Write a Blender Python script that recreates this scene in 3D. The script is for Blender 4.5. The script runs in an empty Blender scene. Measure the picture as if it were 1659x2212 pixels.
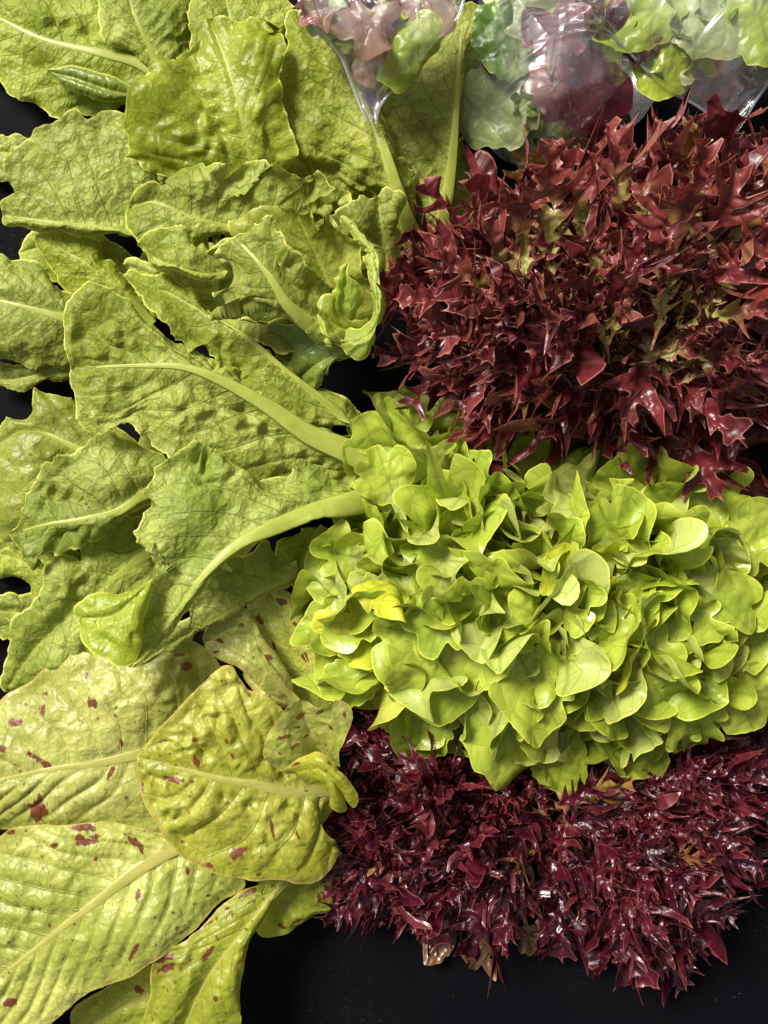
import bpy, math, random
import numpy as np
from mathutils import Matrix, Vector

# ------------------------------------------------------------------ camera, sky, sun, exposure
scene = bpy.context.scene
COL = scene.collection
HC = 0.70            # camera height over the tray (metres)
W0 = 0.55            # width of tray seen at its surface
cam_d = bpy.data.cameras.new('camera')
cam = bpy.data.objects.new('camera', cam_d); COL.objects.link(cam)
cam.location = (0, 0, HC)
cam_d.sensor_fit = 'HORIZONTAL'; cam_d.sensor_width = 36.0
cam_d.lens = 36.0 * HC / W0
cam_d.clip_start = 0.01; cam_d.clip_end = 100
scene.camera = cam

SUN_DIR = Vector((-0.50, 0.50, 0.72)).normalized()     # towards the sun
world = bpy.data.worlds.new('World'); scene.world = world; world.use_nodes = True
wn = world.node_tree.nodes; wl = world.node_tree.links
sky = wn.new('ShaderNodeTexSky'); sky.sky_type = 'NISHITA'; sky.sun_disc = False
sky.sun_elevation = math.asin(SUN_DIR.z)
sky.sun_rotation = math.atan2(SUN_DIR.x, SUN_DIR.y)
sky.dust_density = 4.0; sky.ozone_density = 0.6
hs = wn.new('ShaderNodeHueSaturation'); hs.inputs['Saturation'].default_value = 0.25      # thin white cloud
wl.new(sky.outputs[0], hs.inputs['Color']); wl.new(hs.outputs[0], wn['Background'].inputs[0]); wn['Background'].inputs[1].default_value = 0.08
sun_d = bpy.data.lights.new('sun', 'SUN'); sun_d.energy = 4.8; sun_d.angle = math.radians(20); sun_d.color = (1.0, 0.965, 0.90)
sun = bpy.data.objects.new('sun', sun_d); COL.objects.link(sun)
sun.rotation_euler = (-SUN_DIR).to_track_quat('-Z', 'Y').to_euler(); sun.location = (0, 0, 2)
scene.view_settings.view_transform = 'Standard'; scene.view_settings.look = 'None'
scene.view_settings.exposure = 0.40; scene.view_settings.gamma = 1.0
scene.cycles.max_bounces = 8; scene.cycles.transparent_max_bounces = 12

# ------------------------------------------------------------------ helpers
def P(px, py, z):
    s = W0 * (1 - z / HC) / 1659.0
    return np.array([(px - 829.5) * s, -(py - 1106.0) * s, z])

def tag(o, label, cat, group=None):
    o['label'] = label; o['category'] = cat
    if group: o['group'] = group
    return o

def empty(name, loc):
    o = bpy.data.objects.new(name, None); COL.objects.link(o); o.location = Vector(loc)
    o.empty_display_size = 0.02
    return o

def mesh_obj(name, V, F, mat, parent=None, origin=(0, 0, 0), attrs=None, uv=None, matrix=None, smooth=True):
    V = np.asarray(V, dtype=np.float32); F = np.asarray(F, dtype=np.int32)
    me = bpy.data.meshes.new(name)
    n = len(V); k = F.shape[1]; m = len(F)
    me.vertices.add(n); me.loops.add(m * k); me.polygons.add(m)
    org = np.asarray(origin, dtype=np.float32)
    me.vertices.foreach_set('co', (V - org).ravel() if matrix is None else V.ravel())
    me.loops.foreach_set('vertex_index', F.ravel())
    me.polygons.foreach_set('loop_start', np.arange(0, m * k, k, dtype=np.int32))
    me.polygons.foreach_set('use_smooth', np.full(m, smooth, dtype=bool))
    if uv is not None:
        lay = me.uv_layers.new(name='UVMap')
        lay.data.foreach_set('uv', np.asarray(uv, dtype=np.float32)[F.ravel()].ravel())
    for nm, a in (attrs or {}).items():
        at = me.attributes.new(nm, 'FLOAT', 'POINT')
        at.data.foreach_set('value', np.asarray(a, dtype=np.float32))
    me.update(calc_edges=True)
    me.materials.append(mat)
    o = bpy.data.objects.new(name, me); COL.objects.link(o)
    ploc = Vector(parent.location) if parent is not None and parent.parent is None else Vector((0, 0, 0))
    if parent is not None: o.parent = parent
    if matrix is not None:
        mm = matrix.copy(); mm.translation = mm.translation - ploc; o.matrix_basis = mm
    else:
        o.location = Vector(org.tolist()) - (world_loc(parent) if parent is not None else Vector((0, 0, 0)))
    return o

def world_loc(o):
    v = Vector((0, 0, 0))
    while o is not None:
        v = v + Vector(o.location); o = o.parent
    return v

def hash2(ix, iy, seed):
    h = (ix.astype(np.int64) * 374761393 + iy.astype(np.int64) * 668265263 + int(seed) * 974634551) & 0xFFFFFFFF
    h = ((h ^ (h >> 13)) * 1274126177) & 0xFFFFFFFF
    h = h ^ (h >> 16)
    return (h & 0xFFFFFF) / float(0x1000000)

def vnoise(x, y, seed=0):
    ix = np.floor(x); iy = np.floor(y); fx = x - ix; fy = y - iy
    fx = fx * fx * fx * (fx * (fx * 6 - 15) + 10); fy = fy * fy * fy * (fy * (fy * 6 - 15) + 10)
    a = hash2(ix, iy, seed); b = hash2(ix + 1, iy, seed); c = hash2(ix, iy + 1, seed); d = hash2(ix + 1, iy + 1, seed)
    return (a + (b - a) * fx + (c - a) * fy + (a - b - c + d) * fx * fy) * 2 - 1

def fbm(x, y, seed=0, oct=3):
    s = 0; a = 1.0
    for k in range(oct):
        s = s + a * vnoise(x * 2 ** k + 17.3 * k, y * 2 ** k - 9.1 * k, seed + k); a *= 0.5
    return s

def worley(x, y, seed=0):
    ix = np.floor(x); iy = np.floor(y)
    d1 = np.full(x.shape, 9.0); d2 = np.full(x.shape, 9.0)
    for dx in (-1, 0, 1):
        for dy in (-1, 0, 1):
            cx = ix + dx; cy = iy + dy
            px = cx + hash2(cx, cy, seed); py = cy + hash2(cx, cy, seed + 77)
            d = np.hypot(x - px, y - py)
            nd2 = np.minimum(d2, np.maximum(d1, d)); d1 = np.minimum(d1, d); d2 = nd2
    return d1, d2

def sstep(a, b, x):
    t = np.clip((x - a) / (b - a), 0, 1); return t * t * (3 - 2 * t)

def spline(pts, n):
    p = np.asarray(pts, float)
    keep = [0] + [i for i in range(1, len(p)) if np.hypot(*(p[i] - p[i - 1])) > 0.5]
    p = p[keep]
    if len(p) == 2: p = np.array([p[0], (p[0] + p[1]) / 2, p[1]])
    q = np.vstack([2 * p[0] - p[1], p, 2 * p[-1] - p[-2]])
    out = []
    for i in range(1, len(q) - 2):
        p0, p1, p2, p3 = q[i - 1], q[i], q[i + 1], q[i + 2]
        t0 = 0; t1 = np.hypot(*(p1 - p0)) ** 0.5; t2 = t1 + np.hypot(*(p2 - p1)) ** 0.5; t3 = t2 + np.hypot(*(p3 - p2)) ** 0.5
        t = np.linspace(t1, t2, 24, endpoint=False)[:, None]
        A1 = (t1 - t) / (t1 - t0) * p0 + (t - t0) / (t1 - t0) * p1
        A2 = (t2 - t) / (t2 - t1) * p1 + (t - t1) / (t2 - t1) * p2
        A3 = (t3 - t) / (t3 - t2) * p2 + (t - t2) / (t3 - t2) * p3
        B1 = (t2 - t) / (t2 - t0) * A1 + (t - t0) / (t2 - t0) * A2
        B2 = (t3 - t) / (t3 - t1) * A2 + (t - t1) / (t3 - t1) * A3
        out.append((t2 - t) / (t2 - t1) * B1 + (t - t1) / (t2 - t1) * B2)
    c = np.vstack(out + [p[-1:]])
    s = np.r_[0, np.cumsum(np.hypot(*np.diff(c, axis=0).T))]
    u = np.linspace(0, s[-1], n)
    return np.c_[np.interp(u, s, c[:, 0]), np.interp(u, s, c[:, 1])]

def smooth1(vals, u):
    v = np.atleast_1d(np.asarray(vals, float))
    if len(v) == 1: return np.full(u.shape, v[0])
    x = np.linspace(0, 1, len(v))
    y = np.interp(np.linspace(0, 1, 201), x, v)
    k = np.ones(31) / 31
    y2 = np.convolve(np.r_[np.full(15, y[0]), y, np.full(15, y[-1])], k, 'valid')
    return np.interp(u, np.linspace(0, 1, 201), y2)

def grid_faces(nu, nv):
    i = np.arange((nu - 1))[:, None] * nv + np.arange(nv - 1)[None, :]
    i = i.ravel()
    return np.c_[i, i + 1, i + nv + 1, i + nv][:, ::-1]

# ------------------------------------------------------------------ materials
class NT:
    def __init__(s, name):
        s.m = bpy.data.materials.new(name); s.m.use_nodes = True
        s.t = s.m.node_tree; s.n = s.t.nodes; s.l = s.t.links
        s.n.clear(); s.out = s.n.new('ShaderNodeOutputMaterial')
    def add(s, typ, ins=None, **props):
        nd = s.n.new(typ)
        for k, v in props.items(): setattr(nd, k, v)
        for k, v in (ins or {}).items(): s.set(nd, k, v)
        return nd
    def set(s, nd, k, v):
        sock = nd.inputs[k]
        if hasattr(v, 'is_output') or isinstance(v, bpy.types.NodeSocket): s.l.new(v, sock)
        else:
            if isinstance(v, tuple) and len(v) == 3 and sock.type == 'RGBA': v = v + (1.0,)
            sock.default_value = v
    def math(s, op, a, b=0.0, c=None, clamp=False):
        nd = s.add('ShaderNodeMath', operation=op, use_clamp=clamp)
        s.set(nd, 0, a); s.set(nd, 1, b)
        if c is not None: s.set(nd, 2, c)
        return nd.outputs[0]
    def rng(s, x, a, b, c=0.0, d=1.0):
        nd = s.add('ShaderNodeMapRange', interpolation_type='SMOOTHSTEP')
        for i, v in enumerate((x, a, b, c, d)): s.set(nd, i, v)
        return nd.outputs[0]
    def mix(s, f, a, b, blend='MIX'):
        nd = s.add('ShaderNodeMix', data_type='RGBA', blend_type=blend)
        s.set(nd, 0, f); s.set(nd, 6, a); s.set(nd, 7, b)
        return nd.outputs[2]
    def attr(s, name):
        return s.add('ShaderNodeAttribute', attribute_name=name).outputs['Fac']
    def noise(s, vec, scale, detail=3.0, rough=0.5, dist=0.0, dims='3D'):
        nd = s.add('ShaderNodeTexNoise', {'Scale': scale, 'Detail': detail, 'Roughness': rough, 'Distortion': dist}, noise_dimensions=dims)
        s.l.new(vec, nd.inputs['Vector']); return nd
    def vor(s, vec, scale, feature='DISTANCE_TO_EDGE', rand=1.0):
        nd = s.add('ShaderNodeTexVoronoi', {'Scale': scale, 'Randomness': rand}, feature=feature, voronoi_dimensions='2D')
        s.l.new(vec, nd.inputs['Vector']); return nd.outputs['Distance']
    def vm(s, op, a, b):
        nd = s.add('ShaderNodeVectorMath', operation=op); s.set(nd, 0, a)
        if op == 'SCALE': s.set(nd, 'Scale', b)
        else: s.set(nd, 1, b)
        return nd.outputs[0]

def leaf_mat(name, c1, c2, vein, edge, rib, veins=0.5, bump=0.5, rough=0.42, transl=0.3, spec=0.4, speck=None, wet=0.0, cells=92.0):
    t = NT(name)
    uv = t.add('ShaderNodeUVMap', uv_map='UVMap').outputs[0]
    nz = t.noise(uv, 60.0, 2.0)
    duv = t.vm('ADD', uv, t.vm('SCALE', t.vm('SUBTRACT', nz.outputs['Color'], (0.5, 0.5, 0.5)), 0.007))
    d1 = t.vor(duv, cells); d2 = t.vor(duv, cells * 2.7)
    l1 = t.rng(d1, 0.004, 0.058, 1.0, 0.0); l2 = t.rng(d2, 0.004, 0.09, 1.0, 0.0)
    lat = t.attr('lat'); av = t.attr('av')
    pp = t.math('MULTIPLY', t.math('PINGPONG', lat, 0.5), 2.0)
    wlat = t.math('MULTIPLY_ADD', av, -0.06, 0.10)
    ll = t.math('SUBTRACT', 1.0, t.rng(t.math('DIVIDE', pp, wlat), 0.3, 1.0))
    ll = t.math('MULTIPLY', ll, t.rng(av, 0.55, 0.95, 1.0, 0.15))
    ven = t.math('MAXIMUM', t.math('MULTIPLY', ll, 0.85), t.math('MAXIMUM', t.math('MULTIPLY', l1, 0.9), t.math('MULTIPLY', l2, 0.6)))
    big = t.noise(uv, 16.0, 3.0).outputs['Fac']
    fine = t.noise(uv, 420.0, 3.0).outputs['Fac']
    col = t.mix(t.rng(big, 0.34, 0.62), c1, tuple(0.86 * c for c in c2))
    col = t.mix(t.math('MULTIPLY', t.rng(fine, 0.35, 0.75), 0.18), col, vein)
    col = t.mix(t.math('MULTIPLY', ven, veins), col, vein)
    rnd = t.add('ShaderNodeObjectInfo').outputs['Random']
    hs = t.add('ShaderNodeHueSaturation', {'Hue': t.math('MULTIPLY_ADD', rnd, 0.016, 0.492), 'Saturation': t.math('MULTIPLY_ADD', t.math('FRACT', t.math('MULTIPLY', rnd, 7.31)), 0.12, 0.95), 'Value': t.math('MULTIPLY_ADD', t.math('FRACT', t.math('MULTIPLY', rnd, 3.77)), 0.24, 0.86), 'Color': col})
    col = hs.outputs[0]
    ribf = t.attr('ribf')
    col = t.mix(t.math('MULTIPLY', ribf, 0.8), col, rib)
    if speck:
        b = t.math('ADD', t.attr('blotch'), t.math('MULTIPLY', t.math('SUBTRACT', t.noise(t.vm('MULTIPLY', uv, (1.0, 0.55, 1.0)), 260.0, 5.0, 0.7).outputs['Fac'], 0.5), 1.9))
        sp = t.rng(b, 0.42, 0.52)
        d3 = t.vor(t.vm('ADD', duv, (0.31, 0.77, 0.0)), 95.0, 'F1')
        sz = t.rng(t.noise(uv, 33.0, 2.0).outputs['Fac'], 0.42, 0.75, 0.02, 0.15)
        dots = t.rng(t.math('SUBTRACT', d3, sz), -0.03, 0.02, 1.0, 0.0)
        col = t.mix(t.math('MULTIPLY', dots, 0.75), col, (0.13, 0.035, 0.03))
        col = t.mix(t.math('MULTIPLY', sp, 0.92), col, speck)
        blush = t.math('MULTIPLY', t.rng(t.attr('edge'), 0.0, 0.006, 1.0, 0.0), t.rng(t.noise(uv, 45.0, 2.0).outputs['Fac'], 0.48, 0.7))
        col = t.mix(t.math('MULTIPLY', blush, 0.55), col, (0.30, 0.10, 0.08))
    ed = t.rng(t.attr('edge'), 0.0003, 0.0016, 1.0, 0.0)
    col = t.mix(t.math('MULTIPLY', ed, 0.72), col, edge)
    h = t.math('ADD', t.math('MULTIPLY', t.rng(d1, 0.0, 0.45), 1.0), t.math('MULTIPLY', t.rng(d2, 0.0, 0.4), 0.3))
    h = t.math('SUBTRACT', h, t.math('MULTIPLY', ll, 0.6))
    h = t.math('ADD', h, t.math('MULTIPLY', fine, 0.12))
    bp = t.add('ShaderNodeBump', {'Strength': bump, 'Distance': 0.0014, 'Height': h})
    rr = t.rng(t.noise(uv, 55.0, 3.0).outputs['Fac'], 0.42, 0.62, rough, rough * (0.45 if wet else 0.85))
    pb = t.add('ShaderNodeBsdfPrincipled', {'Base Color': col, 'Roughness': rr, 'Specular IOR Level': spec, 'Normal': bp.outputs[0]})
    pb.inputs['Coat Weight'].default_value = wet; pb.inputs['Coat Roughness'].default_value = 0.12
    tr = t.add('ShaderNodeBsdfTranslucent', {'Color': t.mix(0.5, col, (c1[0] * 1.15, c1[1] * 1.15, c1[2] * 0.5)), 'Normal': bp.outputs[0]})
    ms = t.add('ShaderNodeMixShader', {0: transl}); t.l.new(pb.outputs[0], ms.inputs[1]); t.l.new(tr.outputs[0], ms.inputs[2])
    t.l.new(ms.outputs[0], t.out.inputs[0])
    return t.m

def rib_mat(name, c1, c2):
    t = NT(name)
    co = t.add('ShaderNodeTexCoord').outputs['Object']
    n = t.noise(co, 90.0, 3.0).outputs['Fac']
    f = t.add('ShaderNodeUVMap', uv_map='UVMap').outputs[0]
    st = t.noise(t.vm('MULTIPLY', f, (1.0, 14.0, 1.0)), 26.0, 3.0).outputs['Fac']
    col = t.mix(t.rng(n, 0.3, 0.7), c1, c2)
    col = t.mix(t.math('MULTIPLY', t.rng(st, 0.45, 0.75), 0.35), col, (c2[0] * 0.6, c2[1] * 0.62, c2[2] * 0.5))
    bp = t.add('ShaderNodeBump', {'Strength': 0.35, 'Distance': 0.0008, 'Height': st})
    pb = t.add('ShaderNodeBsdfPrincipled', {'Base Color': col, 'Roughness': 0.38, 'Specular IOR Level': 0.45, 'Normal': bp.outputs[0]})
    tr = t.add('ShaderNodeBsdfTranslucent', {'Color': col})
    ms = t.add('ShaderNodeMixShader', {0: 0.25}); t.l.new(pb.outputs[0], ms.inputs[1]); t.l.new(tr.outputs[0], ms.inputs[2])
    t.l.new(ms.outputs[0], t.out.inputs[0])
    return t.m

def lobed_mat(name, front1, front2, back, edge, vein, base, rough, coat, transl, bump=0.4, spec=0.5, var=0.4, cells=110.0, base_rng=(0.35, 0.95)):
    """leaf of the loose heads; its upper and its under side differ in colour as on the plant"""
    t = NT(name)
    uv = t.add('ShaderNodeUVMap', uv_map='UVMap').outputs[0]
    rnd = t.add('ShaderNodeObjectInfo').outputs['Random']
    sh = t.add('ShaderNodeCombineXYZ', {0: t.math('MULTIPLY', rnd, 13.0), 1: t.math('MULTIPLY', rnd, 7.0)}).outputs[0]
    uvo = t.vm('ADD', uv, sh)
    nz = t.noise(uvo, 70.0, 2.0)
    duv = t.vm('ADD', uvo, t.vm('SCALE', t.vm('SUBTRACT', nz.outputs['Color'], (0.5, 0.5, 0.5)), 0.006))
    d1 = t.vor(duv, cells); d2 = t.vor(duv, cells * 2.6)
    l1 = t.math('MAXIMUM', t.rng(d1, 0.0, 0.05, 0.8, 0.0), t.rng(d2, 0.0, 0.07, 0.3, 0.0))
    ven = t.math('MAXIMUM', l1, t.attr('vein'))
    big = t.noise(uvo, 28.0, 3.0).outputs['Fac']
    mixf = t.math('ADD', t.math('MULTIPLY', t.math('SUBTRACT', rnd, 0.5), var * 2), t.rng(big, 0.3, 0.7), clamp=True)
    fr = t.mix(mixf, front1, front2)
    bk = t.mix(t.rng(big, 0.3, 0.7), back, tuple(0.75 * b + 0.25 * f for b, f in zip(back, front2)))
    col = t.mix(t.add('ShaderNodeNewGeometry').outputs['Backfacing'], fr, bk)
    ba = t.math('ADD', t.attr('basef'), t.math('MULTIPLY', t.math('SUBTRACT', big, 0.5), 0.6), clamp=True)
    col = t.mix(t.rng(ba, *base_rng), col, base)
    col = t.mix(t.math('MULTIPLY', ven, 0.72), col, vein)
    ed = t.rng(t.attr('edge'), 0.0002, 0.0011, 1.0, 0.0)
    col = t.mix(t.math('MULTIPLY', ed, 0.8), col, edge)
    fine = t.noise(uvo, 260.0, 3.0).outputs['Fac']
    h = t.math('ADD', t.rng(d1, 0.0, 0.35), t.math('MULTIPLY', fine, 0.4))
    bp = t.add('ShaderNodeBump', {'Strength': bump, 'Distance': 0.0010, 'Height': h})
    rr = t.rng(t.noise(uvo, 48.0, 3.0).outputs['Fac'], 0.4, 0.62, rough * 1.2, rough * 0.6)
    pb = t.add('ShaderNodeBsdfPrincipled', {'Base Color': col, 'Roughness': rr, 'Specular IOR Level': spec, 'Normal': bp.outputs[0]})
    pb.inputs['Coat Weight'].default_value = coat; pb.inputs['Coat Roughness'].default_value = 0.20
    tr = t.add('ShaderNodeBsdfTranslucent', {'Color': col, 'Normal': bp.outputs[0]})
    ms = t.add('ShaderNodeMixShader', {0: transl}); t.l.new(pb.outputs[0], ms.inputs[1]); t.l.new(tr.outputs[0], ms.inputs[2])
    t.l.new(ms.outputs[0], t.out.inputs[0])
    return t.m

M = {}
M['romaine'] = leaf_mat('romaine_blade', (0.45, 0.49, 0.092), (0.30, 0.36, 0.044), (0.11, 0.14, 0.009), (0.78, 0.77, 0.16), (0.44, 0.48, 0.085), veins=0.66, bump=0.62, spec=0.22, rough=0.48)
M['romaine_lime'] = leaf_mat('romaine_lime_blade', (0.44, 0.48, 0.072), (0.33, 0.38, 0.042), (0.13, 0.16, 0.010), (0.74, 0.74, 0.14), (0.50, 0.54, 0.09), veins=0.55, bump=0.4, transl=0.38)
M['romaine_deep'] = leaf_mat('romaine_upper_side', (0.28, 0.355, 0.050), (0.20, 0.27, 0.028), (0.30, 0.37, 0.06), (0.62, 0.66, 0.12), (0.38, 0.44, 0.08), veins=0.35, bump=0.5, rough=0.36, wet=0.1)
M['romaine_fresh'] = leaf_mat('romaine_fresh_side', (0.44, 0.52, 0.085), (0.36, 0.45, 0.055), (0.22, 0.29, 0.03), (0.74, 0.74, 0.13), (0.46, 0.52, 0.09), veins=0.5, bump=0.5, rough=0.42, wet=0.03, spec=0.3)
M['speckled'] = leaf_mat('speckled_blade', (0.56, 0.56, 0.125), (0.43, 0.45, 0.068), (0.17, 0.185, 0.014), (0.55, 0.42, 0.10), (0.48, 0.46, 0.13), veins=0.5, bump=0.5, speck=(0.155, 0.020, 0.018), cells=70.0)
M['speckled_lime'] = leaf_mat('speckled_lime_blade', (0.50, 0.51, 0.035), (0.40, 0.43, 0.022), (0.24, 0.26, 0.012), (0.55, 0.46, 0.08), (0.48, 0.48, 0.07), veins=0.45, bump=0.5, speck=(0.155, 0.020, 0.018), transl=0.38, cells=75.0)
M['rib'] = rib_mat('romaine_midrib', (0.44, 0.48, 0.085), (0.36, 0.405, 0.055))
M['rib_speckled'] = rib_mat('speckled_midrib', (0.50, 0.465, 0.12), (0.42, 0.40, 0.08))
M['oak'] = lobed_mat('oak_leaf_blade', (0.46, 0.53, 0.062), (0.35, 0.45, 0.040), (0.52, 0.57, 0.15), (0.74, 0.76, 0.09), (0.19, 0.26, 0.018), (0.50, 0.55, 0.16), 0.40, 0.06, 0.34, spec=0.35, cells=85.0)
M['oak_yellow'] = lobed_mat('oak_leaf_yellow_blade', (0.62, 0.61, 0.045), (0.50, 0.54, 0.04), (0.55, 0.56, 0.10), (0.74, 0.74, 0.09), (0.30, 0.33, 0.02), (0.50, 0.54, 0.12), 0.40, 0.06, 0.34, spec=0.35, cells=85.0)
M['red'] = lobed_mat('red_leaf_blade', (0.175, 0.023, 0.025), (0.082, 0.010, 0.014), (0.22, 0.058, 0.044), (0.40, 0.14, 0.10), (0.040, 0.006, 0.008), (0.36, 0.29, 0.075), 0.40, 0.14, 0.22, bump=0.8, spec=0.4, base_rng=(0.16, 0.66))
M['red_scrap'] = lobed_mat('tan_scrap_blade', (0.20, 0.12, 0.035), (0.13, 0.05, 0.02), (0.20, 0.14, 0.05), (0.28, 0.16, 0.07), (0.05, 0.02, 0.01), (0.20, 0.15, 0.04), 0.4, 0.2, 0.2, bump=0.7)
M['red_heart'] = lobed_mat('green_hearted_red_blade', (0.24, 0.045, 0.034), (0.15, 0.022, 0.020), (0.30, 0.12, 0.06), (0.45, 0.17, 0.12), (0.07, 0.02, 0.01), (0.40, 0.37, 0.085), 0.40, 0.14, 0.25, bump=0.7, spec=0.4, base_rng=(0.04, 0.5))
M['red_dark'] = lobed_mat('dark_red_leaf_blade', (0.092, 0.007, 0.015), (0.036, 0.003, 0.010), (0.115, 0.015, 0.022), (0.23, 0.055, 0.045), (0.022, 0.003, 0.006), (0.19, 0.12, 0.035), 0.33, 0.24, 0.13, bump=0.8, spec=0.42)
M['red_olive'] = lobed_mat('olive_red_leaf_blade', (0.30, 0.18, 0.04), (0.22, 0.075, 0.03), (0.28, 0.20, 0.05), (0.36, 0.16, 0.07), (0.08, 0.03, 0.01), (0.34, 0.32, 0.06), 0.34, 0.3, 0.2, bump=0.6, spec=0.4)
M['salad_lime'] = lobed_mat('lime_salad_blade', (0.45, 0.56, 0.05), (0.36, 0.48, 0.04), (0.50, 0.58, 0.12), (0.70, 0.72, 0.09), (0.25, 0.33, 0.03), (0.5, 0.58, 0.2), 0.4, 0.1, 0.3)
M['salad_green'] = lobed_mat('green_salad_blade', (0.13, 0.24, 0.03), (0.09, 0.17, 0.02), (0.25, 0.33, 0.10), (0.25, 0.34, 0.06), (0.20, 0.30, 0.06), (0.4, 0.46, 0.2), 0.4, 0.1, 0.3)
M['salad_red'] = lobed_mat('maroon_salad_blade', (0.07, 0.004, 0.010), (0.03, 0.003, 0.008), (0.10, 0.015, 0.025), (0.15, 0.02, 0.03), (0.02, 0.002, 0.004), (0.35, 0.16, 0.13), 0.4, 0.1, 0.2, bump=0.35, cells=60.0)
M['salad_pink'] = lobed_mat('pinkish_salad_blade', (0.33, 0.15, 0.13), (0.40, 0.31, 0.22), (0.48, 0.38, 0.30), (0.45, 0.15, 0.14), (0.38, 0.14, 0.12), (0.6, 0.5, 0.4), 0.4, 0.1, 0.3, bump=0.35, cells=60.0)
M['salad_plum'] = lobed_mat('plum_salad_blade', (0.22, 0.05, 0.07), (0.26, 0.12, 0.11), (0.35, 0.18, 0.18), (0.3, 0.08, 0.1), (0.12, 0.02, 0.03), (0.45, 0.33, 0.28), 0.4, 0.1, 0.3, bump=0.35, cells=60.0)
M['salad_pale'] = lobed_mat('pale_salad_blade', (0.40, 0.46, 0.18), (0.34, 0.40, 0.14), (0.50, 0.54, 0.28), (0.5, 0.55, 0.2), (0.26, 0.32, 0.08), (0.55, 0.58, 0.35), 0.4, 0.1, 0.3)

def tray_mat():
    t = NT('black_plastic')
    co = t.add('ShaderNodeTexCoord').outputs['Object']
    n1 = t.noise(co, 9.0, 4.0).outputs['Fac']; n2 = t.noise(t.vm('MULTIPLY', co, (1.0, 9.0, 1.0)), 160.0, 3.0, 0.7).outputs['Fac']
    n3 = t.noise(co, 520.0, 2.0, 0.6).outputs['Fac']
    du = t.math('MAXIMUM', t.math('MULTIPLY', t.rng(n1, 0.46, 0.70), t.rng(n2, 0.56, 0.72)), t.math('MULTIPLY', t.rng(n3, 0.68, 0.76), t.rng(n1, 0.4, 0.6)))
    col = t.mix(t.math('MULTIPLY', du, 0.5), (0.0030, 0.0030, 0.0042), (0.06, 0.056, 0.054))
    rr = t.rng(n1, 0.3, 0.7, 0.5, 0.7)
    bp = t.add('ShaderNodeBump', {'Strength': 0.15, 'Distance': 0.001, 'Height': n2})
    pb = t.add('ShaderNodeBsdfPrincipled', {'Base Color': col, 'Roughness': rr, 'Specular IOR Level': 0.035, 'Normal': bp.outputs[0]})
    t.l.new(pb.outputs[0], t.out.inputs[0]); return t.m
M['tray'] = tray_mat()

def film_mat(name, haze):
    t = NT(name)
    co = t.add('ShaderNodeTexCoord').outputs['Object']
    uv = t.add('ShaderNodeUVMap', uv_map='UVMap').outputs[0]
    n1 = t.noise(t.vm('MULTIPLY', uv, (1.0, 0.22, 1.0)), 55.0, 3.0, 0.55, 0.6).outputs['Fac']
    v1 = t.vor(t.vm('ADD', uv, t.vm('SCALE', t.noise(uv, 20.0, 2.0).outputs['Color'], 0.02)), 26.0)
    v2 = t.vor(uv, 63.0, 'F1')
    h = t.math('ADD', t.math('MULTIPLY', n1, 0.9), t.math('ADD', t.math('MULTIPLY', v1, 0.8), t.math('MULTIPLY', v2, 0.25)))
    bp = t.add('ShaderNodeBump', {'Strength': 0.12, 'Distance': 0.003, 'Height': h})
    lw = t.add('ShaderNodeLayerWeight', {'Blend': 0.5, 'Normal': bp.outputs[0]})
    fr = t.math('MULTIPLY_ADD', t.math('POWER', lw.outputs['Facing'], 3.0), 0.5, 0.15)
    gl = t.add('ShaderNodeBsdfGlossy', {'Color': (1, 1, 1), 'Roughness': 0.13, 'Normal': bp.outputs[0]})
    tp = t.add('ShaderNodeBsdfTransparent', {'Color': (0.97, 0.97, 0.975)})
    df = t.add('ShaderNodeBsdfDiffuse', {'Color': (0.62, 0.62, 0.64), 'Normal': bp.outputs[0]})
    tl = t.add('ShaderNodeBsdfTranslucent', {'Color': (0.6, 0.6, 0.62), 'Normal': bp.outputs[0]})
    dd = t.add('ShaderNodeMixShader', {0: 0.4}); t.l.new(df.outputs[0], dd.inputs[1]); t.l.new(tl.outputs[0], dd.inputs[2])
    fog = t.math('MULTIPLY', t.rng(t.noise(t.vm('MULTIPLY', uv, (1.0, 0.3, 1.0)), 42.0, 5.0, 0.65, 1.2).outputs['Fac'], 0.42, 0.66, 0.35, 1.0), haze)
    vd = t.vor(uv, 210.0, 'F1')
    drops = t.math('MULTIPLY', t.rng(vd, 0.06, 0.12, 1.0, 0.0), t.rng(t.noise(uv, 40.0, 2.0).outputs['Fac'], 0.5, 0.62))
    fog = t.math('MAXIMUM', fog, t.math('MULTIPLY', drops, 0.3))
    for (sx, sy, sc_) in ((1.0, 0.16, 70.0), (0.22, 1.0, 60.0)):
        nn_ = t.noise(t.vm('MULTIPLY', uv, (sx, sy, 1.0)), sc_, 2.0, 0.5, 0.8).outputs['Fac']
        cr = t.rng(t.math('ABSOLUTE', t.math('SUBTRACT', nn_, 0.5)), 0.0, 0.012, 1.0, 0.0)
        cr = t.math('MULTIPLY', cr, t.rng(t.noise(uv, 30.0, 2.0).outputs['Fac'], 0.5, 0.62))
        fog = t.math('MAXIMUM', fog, t.math('MULTIPLY', cr, 0.55))
    m1 = t.add('ShaderNodeMixShader', {0: fog}); t.l.new(tp.outputs[0], m1.inputs[1]); t.l.new(dd.outputs[0], m1.inputs[2])
    m2 = t.add('ShaderNodeMixShader', {0: fr})
    t.l.new(m1.outputs[0], m2.inputs[1]); t.l.new(gl.outputs[0], m2.inputs[2])
    t.l.new(m2.outputs[0], t.out.inputs[0]); return t.m
M['film'] = film_mat('clear_plastic_film', 0.20)
M['seam'] = film_mat('folded_film_seam', 0.9)
M['film_back'] = film_mat('thin_plastic_film', 0.10)
M['film_clear'] = film_mat('clearer_plastic_film', 0.18)

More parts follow.
